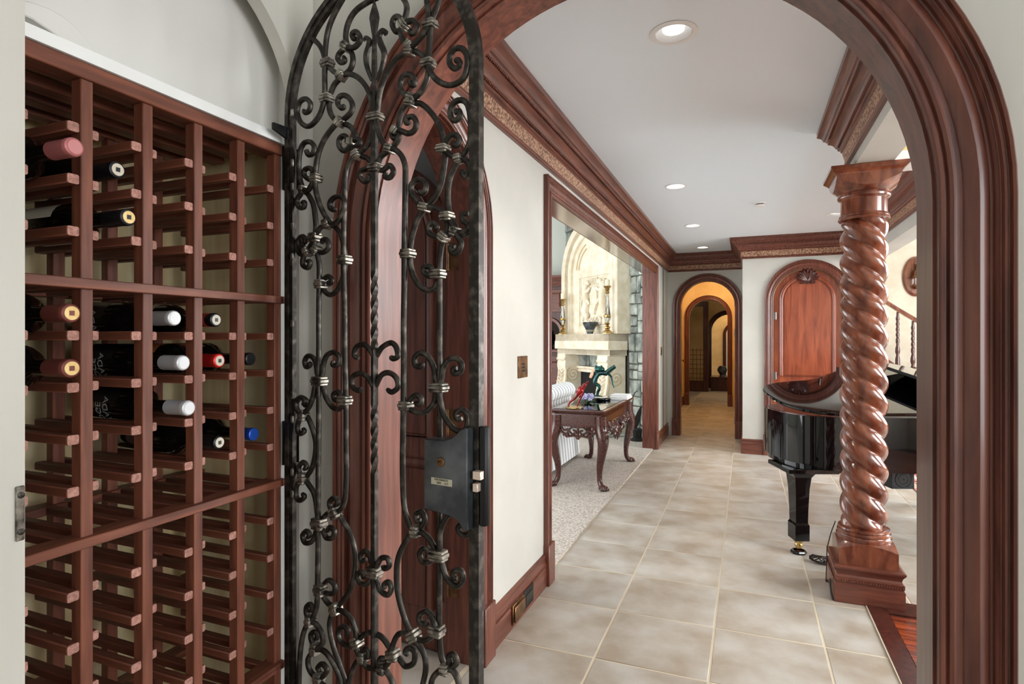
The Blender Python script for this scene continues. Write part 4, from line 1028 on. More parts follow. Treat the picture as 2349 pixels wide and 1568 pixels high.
ZR0, ZR1 = .60, .945
mb = MB().prism(sm, PO, PE1, PE2, Z3, ZR0 + .02, ZR1); mb.build('rim', 'piano', piano, smooth=40)
MB().prism(inset(sm, .02), PO, PE1, PE2, Z3, ZR0 - .02, ZR0 + .02).build('key_bed_frame', 'piano', piano, smooth=40)
MB().prism(inset(sm, .03), PO, PE1, PE2, Z3, ZR1, ZR1 + .004).build('inner_rim', 'wood_dark', piano)
# lid, hinged on the straight side and lifted at the curved side
TL = R(9); LU = PE2 * math.cos(TL) + Z3 * math.sin(TL); LN = -PE2 * math.sin(TL) + Z3 * math.cos(TL)
lidp = inset(sm, -.012)
mb = MB().prism(lidp, P3(0, 0, ZR1 + .014), PE1, LU, LN, 0, .022); lid = mb.build('lid', 'piano', piano, smooth=40, bev=.004)
fl_o = P3(1.02, 0, ZR1 + .014) + LN * .024
mb = MB(); FA = R(12); fd = -PE1 * math.cos(FA) + Z3 * math.sin(FA)
mb.obox(P3(1.52, 0, ZR1 + .055), fd, LU, fd.cross(LU), (0, .47), (.02, 1.3), (-.012, .012)); mb.build('lid_flap', 'piano', lid, bev=.003)
hn = MB().lathe([(.006, 0), (.006, .03)], P3(.98, .0, ZR1 + .16), 8, PE1); hn.build('flap_hinge', 'nickel', lid)
MB().tube([P3(.55, .9, ZR1), P3(.55, .86, ZR1 + .2)], .008, 8).build('lid_prop', 'piano', piano)
# tail leg: square, tapering, with block foot and brass caster
def leg(x, y):
    mb = MB(); fr = [(.062, .075, .11), (.05, .062, .135), (.047, .06, .14), (.047, .06, .205), (.04, .053, .215), (.043, .058, .40), (.05, .066, .52), (.075, .085, .545), (.11, .11, .575), (.125, .125, .585)]
    fr = [(.047, .058, .1), (.047, .058, .205), (.04, .05, .218), (.041, .052, .3), (.046, .06, .45), (.054, .07, .53), (.07, .085, .556), (.10, .11, .575), (.115, .12, .58)]
    mb.rings([[P3(x + sx * w_ * .5 * 2, y + sy * d__ , z_) for sx, sy in ((-1, -1), (1, -1), (1, 1), (-1, 1))] for w_, d__, z_ in fr])
    lg = mb.build('leg', 'piano', piano, smooth=22)
    MB().lathe([(.024, .045), (.028, .06), (.024, .07), (.03, .085), (.03, .1)], P3(x, y, 0), 16).lathe([(.004, -.014), (.02, -.012), (.02, .012), (.004, .014)], P3(x, y, .042), 16, PE1).build('caster', 'brass', lg)
    MB().lathe([(.0, .002), (.05, .002), (.052, .012), (.046, .022), (.036, .024), (.034, .016)], P3(x, y, 0), 8).build('caster_cup', 'piano', lg)
lf = on_floor(1832, 1268); lx = (lf - PO).dot(PE1); ly = (lf - PO).dot(PE2)
leg(lx, max(ly, .10)); leg(1.72, .14); leg(1.72, 1.3)
MB().obox(PO, PE1, PE2, Z3, (lx - .13, lx + .2), (.02, .36), (.572, .6)).build('leg_block', 'piano', piano, bev=.003)
bx = on_Y(2034, 1091, 4.75); px_ = (bx - PO).dot(PE1); py_ = .18
bo = P3(px_, py_, 0)
sb = MB().obox(bo, PE1, PE2, Z3, (-.075, .075), (-.06, .06), (.455, .585)).build('speaker_box', 'piano_box', piano, bev=.003)
MB().lathe([(.006, 0), (.006, .002), (.03, .002), (.032, .004), (.034, .002), (.05, .002), (.052, .004), (.055, .0)], bo + Z3 * .52 - PE2 * .06, 24, -PE2).build('speaker_cone', 'black_metal', sb)
# keyboard end, out of the frame to the right
MB().obox(PO, PE1, PE2, Z3, (1.9, 2.05), (.02, 1.43), (.6, .72)).build('key_slip', 'piano', piano, bev=.004)
kb = MB().obox(PO, PE1, PE2, Z3, (1.9, 2.04), (.1, 1.35), (.72, .74)).build('keyboard', 'book', piano)

# rug beside the piano
rg = thing('rug', 'patterned red rug on the tiles beyond the piano', 'rug', (2.5, 7.0, 0))
MB().box(1.51, 3.6, 6.35, 7.6, 0.001, .010).build('pile', 'rug', rg, bev=.003)
mb = MB()
for d0, d1 in ((.05, .06), (.12, .15)):
    mb.box(1.51 + d0, 1.51 + d1, 6.35 + d0, 7.6 - d0, .009, .0115).box(1.51 + d1, 3.6 - d1, 7.6 - d1, 7.6 - d0, .009, .0115).box(1.51 + d1, 3.6 - d1, 6.35 + d0, 6.35 + d1, .009, .0115)
mb.build('border_band', 'label_cream', rg)

# ------------------------------------------------------------------ staircase behind the piano
st = thing('staircase', 'curving mahogany staircase with barley twist balusters behind the piano', 'staircase', (2.0, 9.4, 0))
def rail_pt(t):   # handrail centre line, falling toward the right
    return Vector((1.42 + 1.5 * t, 9.75 - .35 * t - .25 * t * t, 2.36 - 1.42 * t + .28 * t * t))
rl = [rail_pt(i / 24) for i in range(25)]
mb = MB(); mb.rings([[p + Y3 * a * .9 + Z3 * b for a, b in ((-.03, -.03), (.03, -.03), (.032, 0), (.036, .012), (.028, .034), (0, .042), (-.028, .034), (-.036, .012), (-.032, 0))] for p in rl]); mb.build('handrail', 'wood_column', st, smooth=40)
mb = MB(); mb.rings([[p + Y3 * a + Z3 * (b - .82) for a, b in ((-.03, -.30), (.03, -.30), (.03, 0), (.04, .0), (.04, .03), (-.04, .03), (-.04, 0), (-.03, 0))] for p in rl]); mb.build('stringer', 'wood_column', st, smooth=30)
for i in range(9):
    p = rail_pt((i + .35) / 9); b = MB(); zt, zb = p.z - .03, p.z - .79; L = zt - zb; rr = []
    fr = [(.015, 0), (.017, .08), (.021, .1)] + [(.020, .12 + .42 * k / 20) for k in range(21)] + [(.024, .56), (.016, .6), (.028, .68), (.03, .74), (.018, .8), (.028, .86), (.03, 1.0)]
    for q, (r_, t) in enumerate(fr):
        tw = max(0, min(1, (t - .12) / .42)) * R(760); ring = []
        for k in range(12):
            a = 2 * math.pi * k / 12; r2 = r_ * (1 + (.24 * math.cos(2 * (a + tw)) if .11 < t < .55 else 0))
            ring.append((p.x + r2 * math.cos(a), p.y + r2 * math.sin(a), zt - L * t))
        rr.append(ring)
    b.rings(rr).build('baluster', 'wood_carved', st, smooth=50)
for i in range(8):
    p = rail_pt((i + .5) / 8); z1 = p.z - .84
    MB().box(p.x - .10, p.x + .10, p.y + .02, 10.38, max(z1 - .2, .02), z1).build('step', 'wood_dark', st, bev=.006)
fin = on_Y(2092, 849, rail_pt(.5).y - .1)
MB().ball(fin, .06, .05, .035, 16, 10).tube([fin, fin - Z3 * .25], .03, 10).build('volute', 'wood_carved', st)
# wall sconce
sx_, sy_, sz_ = on_Y(2100, 634, 10.4)
scn = thing('wall_sconce', 'bronze bell lantern sconce on an oval wood backplate above the staircase', 'sconce', (sx_, 10.39, sz_))
rr = [[(sx_ + r_ * .17 * math.cos(a), y_, sz_ + r_ * .30 * math.sin(a)) for a in [2 * math.pi * k / 40 for k in range(40)]] for r_, y_ in ((1, 10.395), (1, 10.375), (.95, 10.365), (.88, 10.36), (.86, 10.365))]
MB().rings(rr).build('backplate', 'wood_column', scn)
c = Vector((sx_, 10.26, sz_))
MB().tube(crs([(sx_, 10.37, sz_ + .02), (sx_, 10.33, sz_ + .16), (sx_, 10.27, sz_ + .17), (sx_, 10.26, sz_ + .1)], k=6), .012, 8).build('scroll_arm', 'bronze', scn)
MB().lathe([(.01, .1), (.03, .09), (.045, .06), (.05, .02), (.06, -.01), (.085, -.03), (.08, -.032), (.05, -.01)], c, 24).build('bell_shade', 'bronze', scn)
MB().lathe([(.035, -.03), (.038, -.1), (.03, -.14)], c, 20).build('glass_chimney', 'crystal', scn)
MB().lathe([(.002, -.2), (.02, -.19), (.035, -.16), (.06, -.145), (.06, -.135), (.02, -.13)], c, 20).tube([c - Z3 * .16, c + Vector((0, .1, -.18))], .01, 8).build('lamp_base', 'bronze', scn)

# ------------------------------------------------------------------ ceiling fixtures
def downlight(u, v, rad, label, power, glow='glow'):
    p = on_floor(u, v, CEIL); t = thing('recessed_light', label, 'ceiling light', (p.x, p.y, CEIL), 'recessed ceiling lights')
    MB().lathe([(rad, -.001), (rad, -.003), (rad * .92, -.005), (.076, -.004), (.073, .0)], p, 40, cap=False).build('trim_ring', 'white_paint', t)
    rr = [[(p.x + r_ * math.cos(a), p.y + r_ * math.sin(a), CEIL + h_) for a in [2 * math.pi * k / 40 for k in range(40)]] for r_, h_ in ((.073, -.004), (.064, .03), (.058, .06), (.052, .06))]
    MB().rings(rr, cap=False).build('baffle', 'baffle', t)
    MB().lathe([(.0005, -.004 if power > 8 or glow == 'glow' else .01), (.03, -.001 if glow == 'glow' else .014), (.045, .01), (.05, .05), (.05, .06), (.0005, .062)], p, 30).build('bulb', glow, t)
    if power:
        d = bpy.data.lights.new('recessed_lamp', 'SPOT'); d.energy = power; d.spot_size = R(110); d.spot_blend = .6; d.color = (1, .93, .82); d.shadow_soft_size = .05
        l = bpy.data.objects.new('recessed_lamp', d); col.objects.link(l); l.parent = t; l.location = (0, 0, -.012)
downlight(1545, 75, .098, 'large white recessed downlight on the ceiling just past the big archway', 14, 'glow_dim')
downlight(1550, 427, .09, 'white recessed downlight on the ceiling over the wide living room opening', 14)
downlight(1589, 517, .09, 'white recessed downlight on the ceiling past the smoke detector', 14)
downlight(1612, 567, .09, 'white recessed downlight closest to the far archway', 8)
downlight(1915, 491, .09, 'white recessed downlight over the piano beside the column capital', 8, 'glow_dim')
p = on_floor(1743, 464, CEIL)
sd_ = thing('smoke_detector', 'small round white smoke detector on the hall ceiling', 'smoke detector', (p.x, p.y, CEIL))
MB().lathe([(.055, 0), (.055, -.008), (.05, -.012)], p, 28).build('base', 'white_paint', sd_)
MB().lathe([(.042, -.012), (.042, -.016)], p, 28).lathe([(.042, -.024), (.042, -.03), (.034, -.038), (.002, -.04)], p, 28).build('cover', 'white_paint', sd_)
MB().lathe([(.036, -.012), (.036, -.026)], p, 28).build('vent_slot', 'black_metal', sd_)
# corridor and end room lamps
for nm, x_, y_, z_, e_, c_ in (('corridor_lamp', -.53, 10.6, 2.70, 13, (1, .78, .5)), ('corridor_lamp', -.53, 12.4, 2.70, 18, (1, .78, .5)), ('end_lamp', -1.6, 15.5, 2.85, 6, (1, .75, .45)), ('far_lamp', -.4, 19.2, 2.8, 22, (1, .74, .42))):
    t = thing('ceiling_lamp', {'corridor_lamp': 'small round corridor ceiling lamp ' + ('closer to the far archway' if y_ < 11 else 'closer to the second archway'), 'end_lamp': 'ceiling lamp of the dim room past the corridor', 'far_lamp': 'ceiling lamp beyond the farthest archway'}[nm], 'ceiling light', (x_, y_, z_), 'corridor lamps' if nm == 'corridor_lamp' else None)
    MB().lathe([(.07, .05), (.07, .02), (.05, .0), (.002, -.01)], (x_, y_, z_), 20).build('dish', 'glow', t)
    d = bpy.data.lights.new(nm, 'POINT'); d.energy = e_; d.color = c_; d.shadow_soft_size = .08
    l = bpy.data.objects.new(nm, d); col.objects.link(l); l.parent = t; l.location = (0, 0, -.12)

# ------------------------------------------------------------------ small wall fittings
p = on_X(1197, 841, XL)
kp = thing('wall_keypad', 'brown metal wall keypad with nine small buttons', 'keypad', (XL, p.y, p.z))
y0, y1 = on_X(1187, 841, XL).y, on_X(1207.5, 841, XL).y
pl = MB().box(XL, XL + .008, y0, y1, p.z - .058, p.z + .058).build('plate', 'bronze', kp, bev=.002)
for i in range(3):
    for j in range(3):
        MB().box(XL + .008, XL + .010, p.y - .024 + i * .018, p.y - .016 + i * .018 + .004, p.z - .026 + j * .018, p.z - .018 + j * .018 + .003).build('button', 'ink', kp)
for u, v, du, lab, mt in ((1187, 1397, 13, 'open bronze cover of the baseboard outlet', 'bronze'), (1211, 1366, 10, 'dark bronze outlet plate set in the baseboard', 'black_metal')):
    p = on_X(u, v, XL + .022); y0, y1 = on_X(u - du, v, XL + .022).y, on_X(u + du, v, XL + .022).y
    t = thing('baseboard_outlet', lab, 'outlet', (XL + .022, p.y, p.z))
    MB().box(XL + .021, XL + .030, y0, y1, p.z - .05, p.z + .05).build('plate', mt, t, bev=.003)
    if mt == 'bronze': MB().box(XL + .030, XL + .040, y0 + .008, y1 - .008, p.z - .038, p.z + .038).build('flap', 'bronze', t, bev=.003)
    else: MB().box(XL + .030, XL + .032, y0 + .015, y1 - .015, p.z - .02, p.z + .02).build('socket', 'ink', t)
p = on_X(1516.5, 805, XL)
sw = thing('light_switch', 'dark switch plate on the wall past the living room opening', 'switch', (XL, p.y, p.z))
MB().box(XL, XL + .008, p.y - .04, p.y + .04, p.z - .06, p.z + .06).build('plate', 'bronze', sw, bev=.002)
MB().box(XL + .008, XL + .012, p.y - .012, p.y + .012, p.z - .025, p.z + .025).build('rocker', 'ink', sw)
# ------------------------------------------------------------------ living room: corner fireplace
q = math.sqrt(.5)
FA_, FN = Vector((-q, q, 0)), Vector((-q, -q, 0)); FO = Vector((-1.89, 8.5, 0))
def F3(s, t, z_): return FO + FA_ * s + FN * t + Z3 * z_
fp = thing('fireplace', 'pale carved limestone fireplace with tall arched overmantel across the living room corner', 'fireplace', tuple(F3(.92, 0, 0)))
def fbox(nm, s, t, z_, mt='limestone', parent=None, bev=.006): return MB().obox(FO, FA_, FN, Z3, s, t, z_).build(nm, mt, parent or fp, bev=bev)
# stone chimney breast behind
breast = thing('stone_chimney_wall', 'rough grey stone wall beside the limestone fireplace', 'stone wall', tuple(F3(-.2, -.42, 0)))
MB().obox(FO, FA_, FN, Z3, (-.52, 2.1), (-.6, -.42), (0, 3.9)).build('mortar_bed', 'mortar', breast)
def stones(s0, s1, z0, z1):
    """split a patch of wall into irregular stones"""
    w_, h_ = s1 - s0, z1 - z0
    if (w_ > .3 or h_ > .34) or ((w_ > .2 and h_ > .14) and random.random() < .55):
        if w_ > h_ * 1.05: c = s0 + w_ * random.uniform(.36, .64); stones(s0, c, z0, z1); stones(c, s1, z0, z1)
        else: c = z0 + h_ * random.uniform(.36, .64); stones(s0, s1, z0, c); stones(s0, s1, c, z1)
        return
    m = .007; j = lambda: random.uniform(-.006, .006)
    base = [(s0 + m + j(), z0 + m + j()), (s1 - m + j(), z0 + m + j()), (s1 - m + j(), z1 - m + j()), (s0 + m + j(), z1 - m + j())]
    pr = random.uniform(.02, .05); cx_, cz_ = (s0 + s1) / 2, (z0 + z1) / 2
    mid = [((a_[0] - cx_) * .84 + cx_, (a_[1] - cz_) * .84 + cz_) for a_ in base]
    mb = MB(); mb.rings([[F3(x, -.42, y) for x, y in base], [F3(x, -.42 + pr * .6, y) for x, y in base], [F3(x, -.42 + pr + j(), y) for x, y in mid]])
    mb.build('stone', 'stone', breast, smooth=0, bev=.006)
random.seed(21)
stones(-.50, .05, .0, 3.8); stones(1.80, 2.08, 0, 3.8)
# hearth
hs = fbox('hearth_slab', (-.1, 1.95), (-.36, .28), (.0, .035), 'stone', breast)
# mantel
fbox('frieze_board', (.05, 1.79), (-.38, -.03), (1.29, 1.43))
mb = MB(); sp_ = [(0, 1.42), (.012, 1.425), (.02, 1.44), (.035, 1.462), (.05, 1.475), (.058, 1.48), (.058, 1.49), (.066, 1.495), (.066, 1.54), (0, 1.54)]
pts = [F3(.06, -.40, 0), F3(.06, -.04, 0), F3(1.78, -.04, 0), F3(1.78, -.40, 0)]
path_sweep(mb, [(p.x, p.y) for p in pts], sp_, left=False); mb.obox(FO, FA_, FN, Z3, (.06, 1.78), (-.40, -.04), (1.42, 1.539)); mb.build('mantel_shelf', 'limestone', fp, smooth=30)
mb = MB(); lp_ = [(0, 1.205), (.005, 1.205), (.008, 1.225), (.02, 1.235), (.022, 1.255), (.036, 1.265), (.038, 1.285), (.05, 1.295), (.05, 1.305), (0, 1.305)]
pts = [F3(.08, -.38, 0), F3(.08, -.07, 0), F3(1.76, -.07, 0), F3(1.76, -.38, 0)]
path_sweep(mb, [(p.x, p.y) for p in pts], lp_, left=False); mb.build('architrave', 'limestone', fp, smooth=30)
fbox('lintel', (.08, 1.76), (-.38, -.07), (1.205, 1.30))
# corbel legs with carved scroll on the sides
prof = [(-.38, 0), (.10, 0), (.10, .12), (.07, .14), (.07, .30), (.03, .45), (-.02, .62), (-.055, .80), (-.06, .92), (-.045, 1.0), (-.05, 1.06), (-.06, 1.09), (-.035, 1.1), (-.03, 1.13), (-.05, 1.15), (-.05, 1.205), (-.38, 1.205)]
for s0, s1 in ((.11, .40), (1.44, 1.73)):
    mb = MB().prism(prof, FO, FN, Z3, FA_, s0, s1); lg = mb.build('leg', 'limestone', fp, bev=.006)
    tb = MB(); c = F3(s0 - .003, -.2, .86)
    tb.tube([c + (FN * math.cos(th) + Z3 * math.sin(th)) * (.012 + .0085 * th) for th in [i * .35 for i in range(40)]], .0055, 6)
    tb.tube(crs([F3(s0 - .003, -.08, .95), F3(s0 - .003, -.08, .78), F3(s0 - .003, -.05, .6), F3(s0 - .003, .01, .4), F3(s0 - .003, .03, .2)], k=5), .006, 6)
    tb.build('carved_spiral', 'limestone_tan', lg)
    lf = MB()
    for k in range(9):
        zz = .45 + k * .062; tt = .03 - (zz - .45) * .18
        for sg in (-1, 1):
            m_ = (s0 + s1) / 2; lf.tube(crs([F3(m_, tt + .005, zz - .03), F3(m_ + sg * .05, tt + .012, zz), F3(m_ + sg * .1, tt - .005, zz + .05)], k=3), [.006, .008, .011, .012, .011, .008, .003], 6)
    lf.build('carved_leaves', 'limestone', lg)
# firebox
fbox('firebox_back', (.40, 1.44), (-.40, -.36), (.03, .92), 'firebox_black', bev=0)  # plain black panel filling the firebox opening
fbox('firebox_lintel', (.40, 1.44), (-.38, -.30), (.90, .96), 'limestone')
fbox('firebox_lintel', (.40, 1.44), (-.38, -.27), (.96, 1.0), 'limestone')
for s0 in (.40, .75, 1.10): fbox('stone_panel', (s0 + .008, s0 + .335), (-.38, -.33 + random.uniform(-.01, .01)), (1.005, 1.2), 'stone')
# overmantel
OS, ORr, OC = 2.55, .885, .895
pl = [(OC + p[0], p[1]) for p in arch_poly(ORr, OS, 1.54)]
om = MB().prism(pl, FO, FA_, Z3, FN, -.41, -.25).build('overmantel', 'limestone', fp, smooth=30)
mb = MB(); arch_sweep(mb, F3(OC, -.25, 0), FA_, FN, ORr - .11, OS, 1.541, [(0, 0), (0, .085), (.015, .1), (.095, .1), (.11, .085), (.11, 0)]); mb.build('outer_arch_band', 'limestone', om, smooth=25)
mb = MB(); arch_sweep(mb, F3(OC, -.25, 0), FA_, FN, ORr - .26, OS, 1.541, [(0, 0), (0, .05), (.01, .06), (.085, .06), (.095, .05), (.095, 0)]); mb.build('inner_arch_band', 'limestone', om, smooth=25)
for rr_ in (.50, .42):
    MB().tube([F3(OC + rr_ * math.cos(a), -.248, OS + .02 + rr_ * math.sin(a)) for a in [R(8 + 60 * i / 12) for i in range(13)]], .012, 6).build('arch_groove_shade', 'limestone_tan', om)  # raised tan tubes; the shade of the grooves is put into their colour
# carved heraldic relief : shield between two rearing beasts
rs0, rs1, rz0, rz1 = .27, 1.28, 1.66, 2.50
mb = MB()
for d0, hh in ((0, .022), (.03, .014)):
    a0, a1, b0, b1 = rs0 + d0, rs1 - d0, rz0 + d0, rz1 - d0
    for sa, sb, za, zb in ((a0, a1, b1 - .018, b1), (a0, a1, b0, b0 + .018), (a0, a0 + .018, b0 + .018, b1 - .018), (a1 - .018, a1, b0 + .018, b1 - .018)):
        mb.obox(FO, FA_, FN, Z3, (sa, sb), (-.25, -.25 + hh), (za, zb))
rel = mb.build('relief_frame', 'limestone', om, bev=.003)
sc_ = (rs0 + rs1) / 2
mb = MB(); rr = []
for k, (f_, h_) in enumerate(((1, 0), (1, .02), (.93, .045), (.8, .05))):
    rr.append([F3(sc_ + f_ * .115 * math.cos(a) * (1 if math.sin(a) > -.2 else 1 + .9 * (math.sin(a) + .2)), -.25 + h_, 2.12 + f_ * (.2 if math.sin(a) > 0 else .27) * math.sin(a)) for a in [2 * math.pi * i / 32 for i in range(32)]])
mb.rings(rr).build('carved_shield', 'limestone', rel)
for sg in (-1, 1):
    b = MB(); f = lambda x, zz, h=.03: F3(sc_ - sg * x, -.25 + h, zz)
    b.tube(crs([f(.30, 1.84), f(.27, 1.95), f(.25, 2.08), f(.27, 2.2), f(.26, 2.3), f(.22, 2.36)], k=4), [.05, .06, .065, .07, .07, .068, .062, .06, .06, .062, .066, .07, .068, .062, .058, .055, .05, .048, .05, .045, .035], 10)
    b.ball(f(.20, 2.38, .04), .05, .05, .05, 12, 8); b.ball(f(.15, 2.36, .045), .03, .03, .024, 10, 6)
    for k in range(6): b.tube(crs([f(.27, 2.40 - .03 * k, .03), f(.31, 2.40 - .035 * k, .045), f(.335, 2.37 - .035 * k, .03)], k=3), [.012, .016, .018, .016, .014, .01, .004], 6)
    b.tube(crs([f(.24, 2.24), f(.16, 2.25, .05), f(.1, 2.3, .05)], k=4), [.035, .034, .032, .03, .028, .026, .024, .022, .018], 8)
    b.tube(crs([f(.25, 2.12), f(.17, 2.08, .05), f(.11, 2.02, .05)], k=4), [.035, .034, .032, .03, .028, .026, .024, .022, .018], 8)
    b.tube(crs([f(.29, 1.86), f(.2, 1.84, .05), f(.22, 1.76, .04), f(.17, 1.7, .03)], k=4), [.06, .06, .056, .052, .046, .04, .034, .03, .028, .026, .024, .022, .02], 8)
    b.tube(crs([f(.31, 1.84), f(.35, 1.78, .04), f(.33, 1.72, .04), f(.29, 1.7, .03)], k=4), [.055, .05, .046, .042, .036, .032, .03, .028, .026, .024, .022, .02, .018], 8)
    b.tube(crs([f(.32, 1.9), f(.40, 1.95), f(.42, 2.06), f(.38, 2.14), f(.43, 2.2)], k=4), .014, 6)
    b.build('carved_beast', 'limestone', rel, smooth=60)
b = MB()
for k in range(14):
    x = sc_ - .34 + k * .052; b.tube(crs([F3(x, -.245, 1.70), F3(x + .02, -.22, 1.74 + .02 * (k % 3)), F3(x - .012, -.225, 1.80 + .02 * (k % 2))], k=3), [.014, .016, .018, .016, .013, .01, .004], 6)
b.build('carved_grass', 'limestone', rel, smooth=60)
b = MB()
for k in range(5): b.tube(crs([F3(sc_ - .08 + .04 * k, -.24, 2.34), F3(sc_ - .10 + .05 * k, -.21, 2.40), F3(sc_ - .07 + .035 * k, -.225, 2.45)], k=3), .012, 6)
b.build('carved_crest', 'limestone', rel, smooth=60)

# mantel ornaments
def candlestick(s, t, hgt, lab):
    o = F3(s, t, 1.541); k = hgt / .72
    th = thing('candlestick', lab, 'candlestick', tuple(o), 'mantel candlesticks')
    MB().lathe([(.085, 0), (.085, .012), (.07, .02), (.062, .035), (.04, .05), (.03, .07), (.045, .085), (.045, .1), (.025, .115), (.022, .13), (.04, .145), (.028, .165)], o, 8).build('base', 'brass', th, smooth=20)
    MB().lathe([(.026, .165), (.05, .24), (.052, .25)], o, 8).build('crystal_foot', 'crystal', th, smooth=0)
    MB().lathe([(.054, .25), (.054, .275), (.045, .28)], o, 16).build('collar', 'brass', th)
    MB().lathe([(.046, .28), (.018, .56 * k + .02)], o, 6).build('crystal_shaft', 'crystal', th, smooth=0)
    z0 = .56 * k + .02
    MB().lathe([(.02, z0), (.034, z0 + .02), (.022, z0 + .045), (.036, z0 + .065), (.03, z0 + .08), (.045, z0 + .095), (.058, z0 + .115), (.055, z0 + .12), (.01, z0 + .118)], o, 24).build('cup', 'brass', th)
    c = MB().lathe([(.036, z0 + .118), (.036, z0 + .215), (.03, z0 + .212), (.006, z0 + .205)], o, 24).build('candle', 'candle', th)
    MB().tube([o + Z3 * (z0 + .2), o + Z3 * (z0 + .222)], .0015, 6).build('wick', 'ink', c)
candlestick(.12, -.06, .74, 'tall brass and crystal candlestick with short candle in front of the carved relief')
candlestick(1.54, -.06, .60, 'brass and crystal candlestick with white candle by the arched edge of the overmantel')
bo_ = F3(.67, -.085, 1.541)
bw = thing('bowl', 'black and grey footed pottery bowl with dipped rim on the mantel', 'bowl', tuple(bo_))
n = 32; rr = []
for r_, h_ in ((.045, 0), (.05, .012), (.06, .05), (.085, .1), (.108, .15), (.118, .19), (.112, .19), (.1, .15), (.075, .1), (.03, .06)):
    rr.append([bo_ + Vector((r_ * math.cos(a), r_ * math.sin(a), h_ - (.05 * max(0, math.cos(a - R(230))) ** 6 if h_ > .17 else 0))) for a in [2 * math.pi * i / n for i in range(n)]])
MB().rings(rr).build('body', 'pottery', bw)
mb = MB()
for k in range(12):
    a = R(30 * k); mb.tube([bo_ + Vector((.0665 * math.cos(a + d_), .0665 * math.sin(a + d_), z__)) for d_, z__ in ((-.12, .04), (-.1, .065), (.1, .06), (.12, .035), (0, .045))], .004, 5)
mb.build('painted_band', 'emblem_pale', bw)
# black hearth stand
p = on_floor(1462, 1012)
hs_ = thing('hearth_stand', 'black stand with a pointed blade and curved wire beside the stone wall', 'hearth stand', (p.x, p.y, .012))
MB().lathe([(.0, 0), (.10, 0), (.10, .02), (.06, .05), (.07, .16), (.05, .18), (.002, .18)], (p.x, p.y, .012), 12).build('base', 'black_metal', hs_)
MB().rings([[(p.x + x_ + sx * w_, p.y + sy * .01, z_) for sx, sy in ((-1, -1), (1, -1), (1, 1), (-1, 1))] for x_, w_, z_ in ((-.03, .02, .18), (-.01, .045, .28), (.03, .03, .42), (.06, .002, .52))]).build('blade', 'black_metal', hs_)
MB().tube(crs([(p.x - .04, p.y, .18), (p.x - .07, p.y, .45), (p.x - .05, p.y, .66), (p.x + .0, p.y, .72)], k=6), .006, 6).build('wire', 'black_metal', hs_)
# built-in cabinet at the back of the living room
cx0, cx1, cyf = -4.3, -3.02, 10.15
cab = thing('display_cabinet', 'dark mahogany cabinet with arched niche behind the fireplace mantel', 'cabinet', ((cx0 + cx1) / 2, cyf, 0))
MB().box(cx0, cx1, cyf + .02, 10.58, .012, 2.42).build('carcass', 'wood_dark', cab, bev=.004)
mb = MB(); path_sweep(mb, [(cx0, cyf + .02), (cx1, cyf + .02), (cx1, 10.58)], [(0, 2.42), (.02, 2.42), (.03, 2.46), (.06, 2.5), (.07, 2.54), (.10, 2.58), (.1, 2.62), (0, 2.62)], left=False); mb.build('cornice', 'wood_x', cab, smooth=30)
for x_ in (cx0 + .64, cx0 + .06):
    d = MB().box(x_, x_ + .58, cyf, cyf + .02, 1.95, 2.36).build('door', 'wood_x', cab, bev=.004)
    mb = MB(); sq_sweep(mb, (x_ + .29, cyf, 0), X3, -Y3, -.2, .2, 2.28, 2.05, [(0, 0), (0, .012), (.015, .02), (.03, .012), (.03, 0)]); mb.box(x_ + .06, x_ + .52, cyf - .012, cyf, 2.02, 2.05); mb.build('door_moulding', 'wood_x', d)
    mb = MB(); arch_sweep(mb, (x_ + .29, cyf, 0), X3, -Y3, .22, 1.58, 1.28, [(0, 0), (0, .025), (.05, .03), (.06, 0)]); nm = mb.build('niche_arch', 'wood_x', cab)
    MB().prism(arch_poly(.22, 1.58, 1.28), (x_ + .29, cyf + .015, 0), X3, Z3, Y3, -.004, 0).build('mirror', 'mirror_dark', nm)
MB().box(cx0, cx1, cyf - .26, cyf + .02, 1.22, 1.27).build('counter', 'wood_x', cab, bev=.006)
for x_ in (cx0 + .03, cx0 + .65):
    d = MB().box(x_, x_ + .58, cyf, cyf + .02, .1, 1.15).build('door', 'wood_x', cab, bev=.004)
    mb = MB(); sq_sweep(mb, (x_ + .29, cyf, 0), X3, -Y3, -.2, .2, 1.02, .25, [(0, 0), (0, .012), (.015, .02), (.03, .012), (.03, 0)]); mb.build('door_moulding', 'wood_x', d)
vs = thing('vase', 'black urn in the arched niche of the cabinet', 'vase', (cx0 + .93, cyf - .14, 1.272))
MB().lathe([(.03, 0), (.06, .0), (.05, .03), (.03, .05), (.07, .12), (.085, .2), (.07, .27), (.04, .3), (.05, .33), (.045, .34), (.02, .3)], (cx0 + .93, cyf - .14, 1.272), 20).build('body', 'pottery', vs)

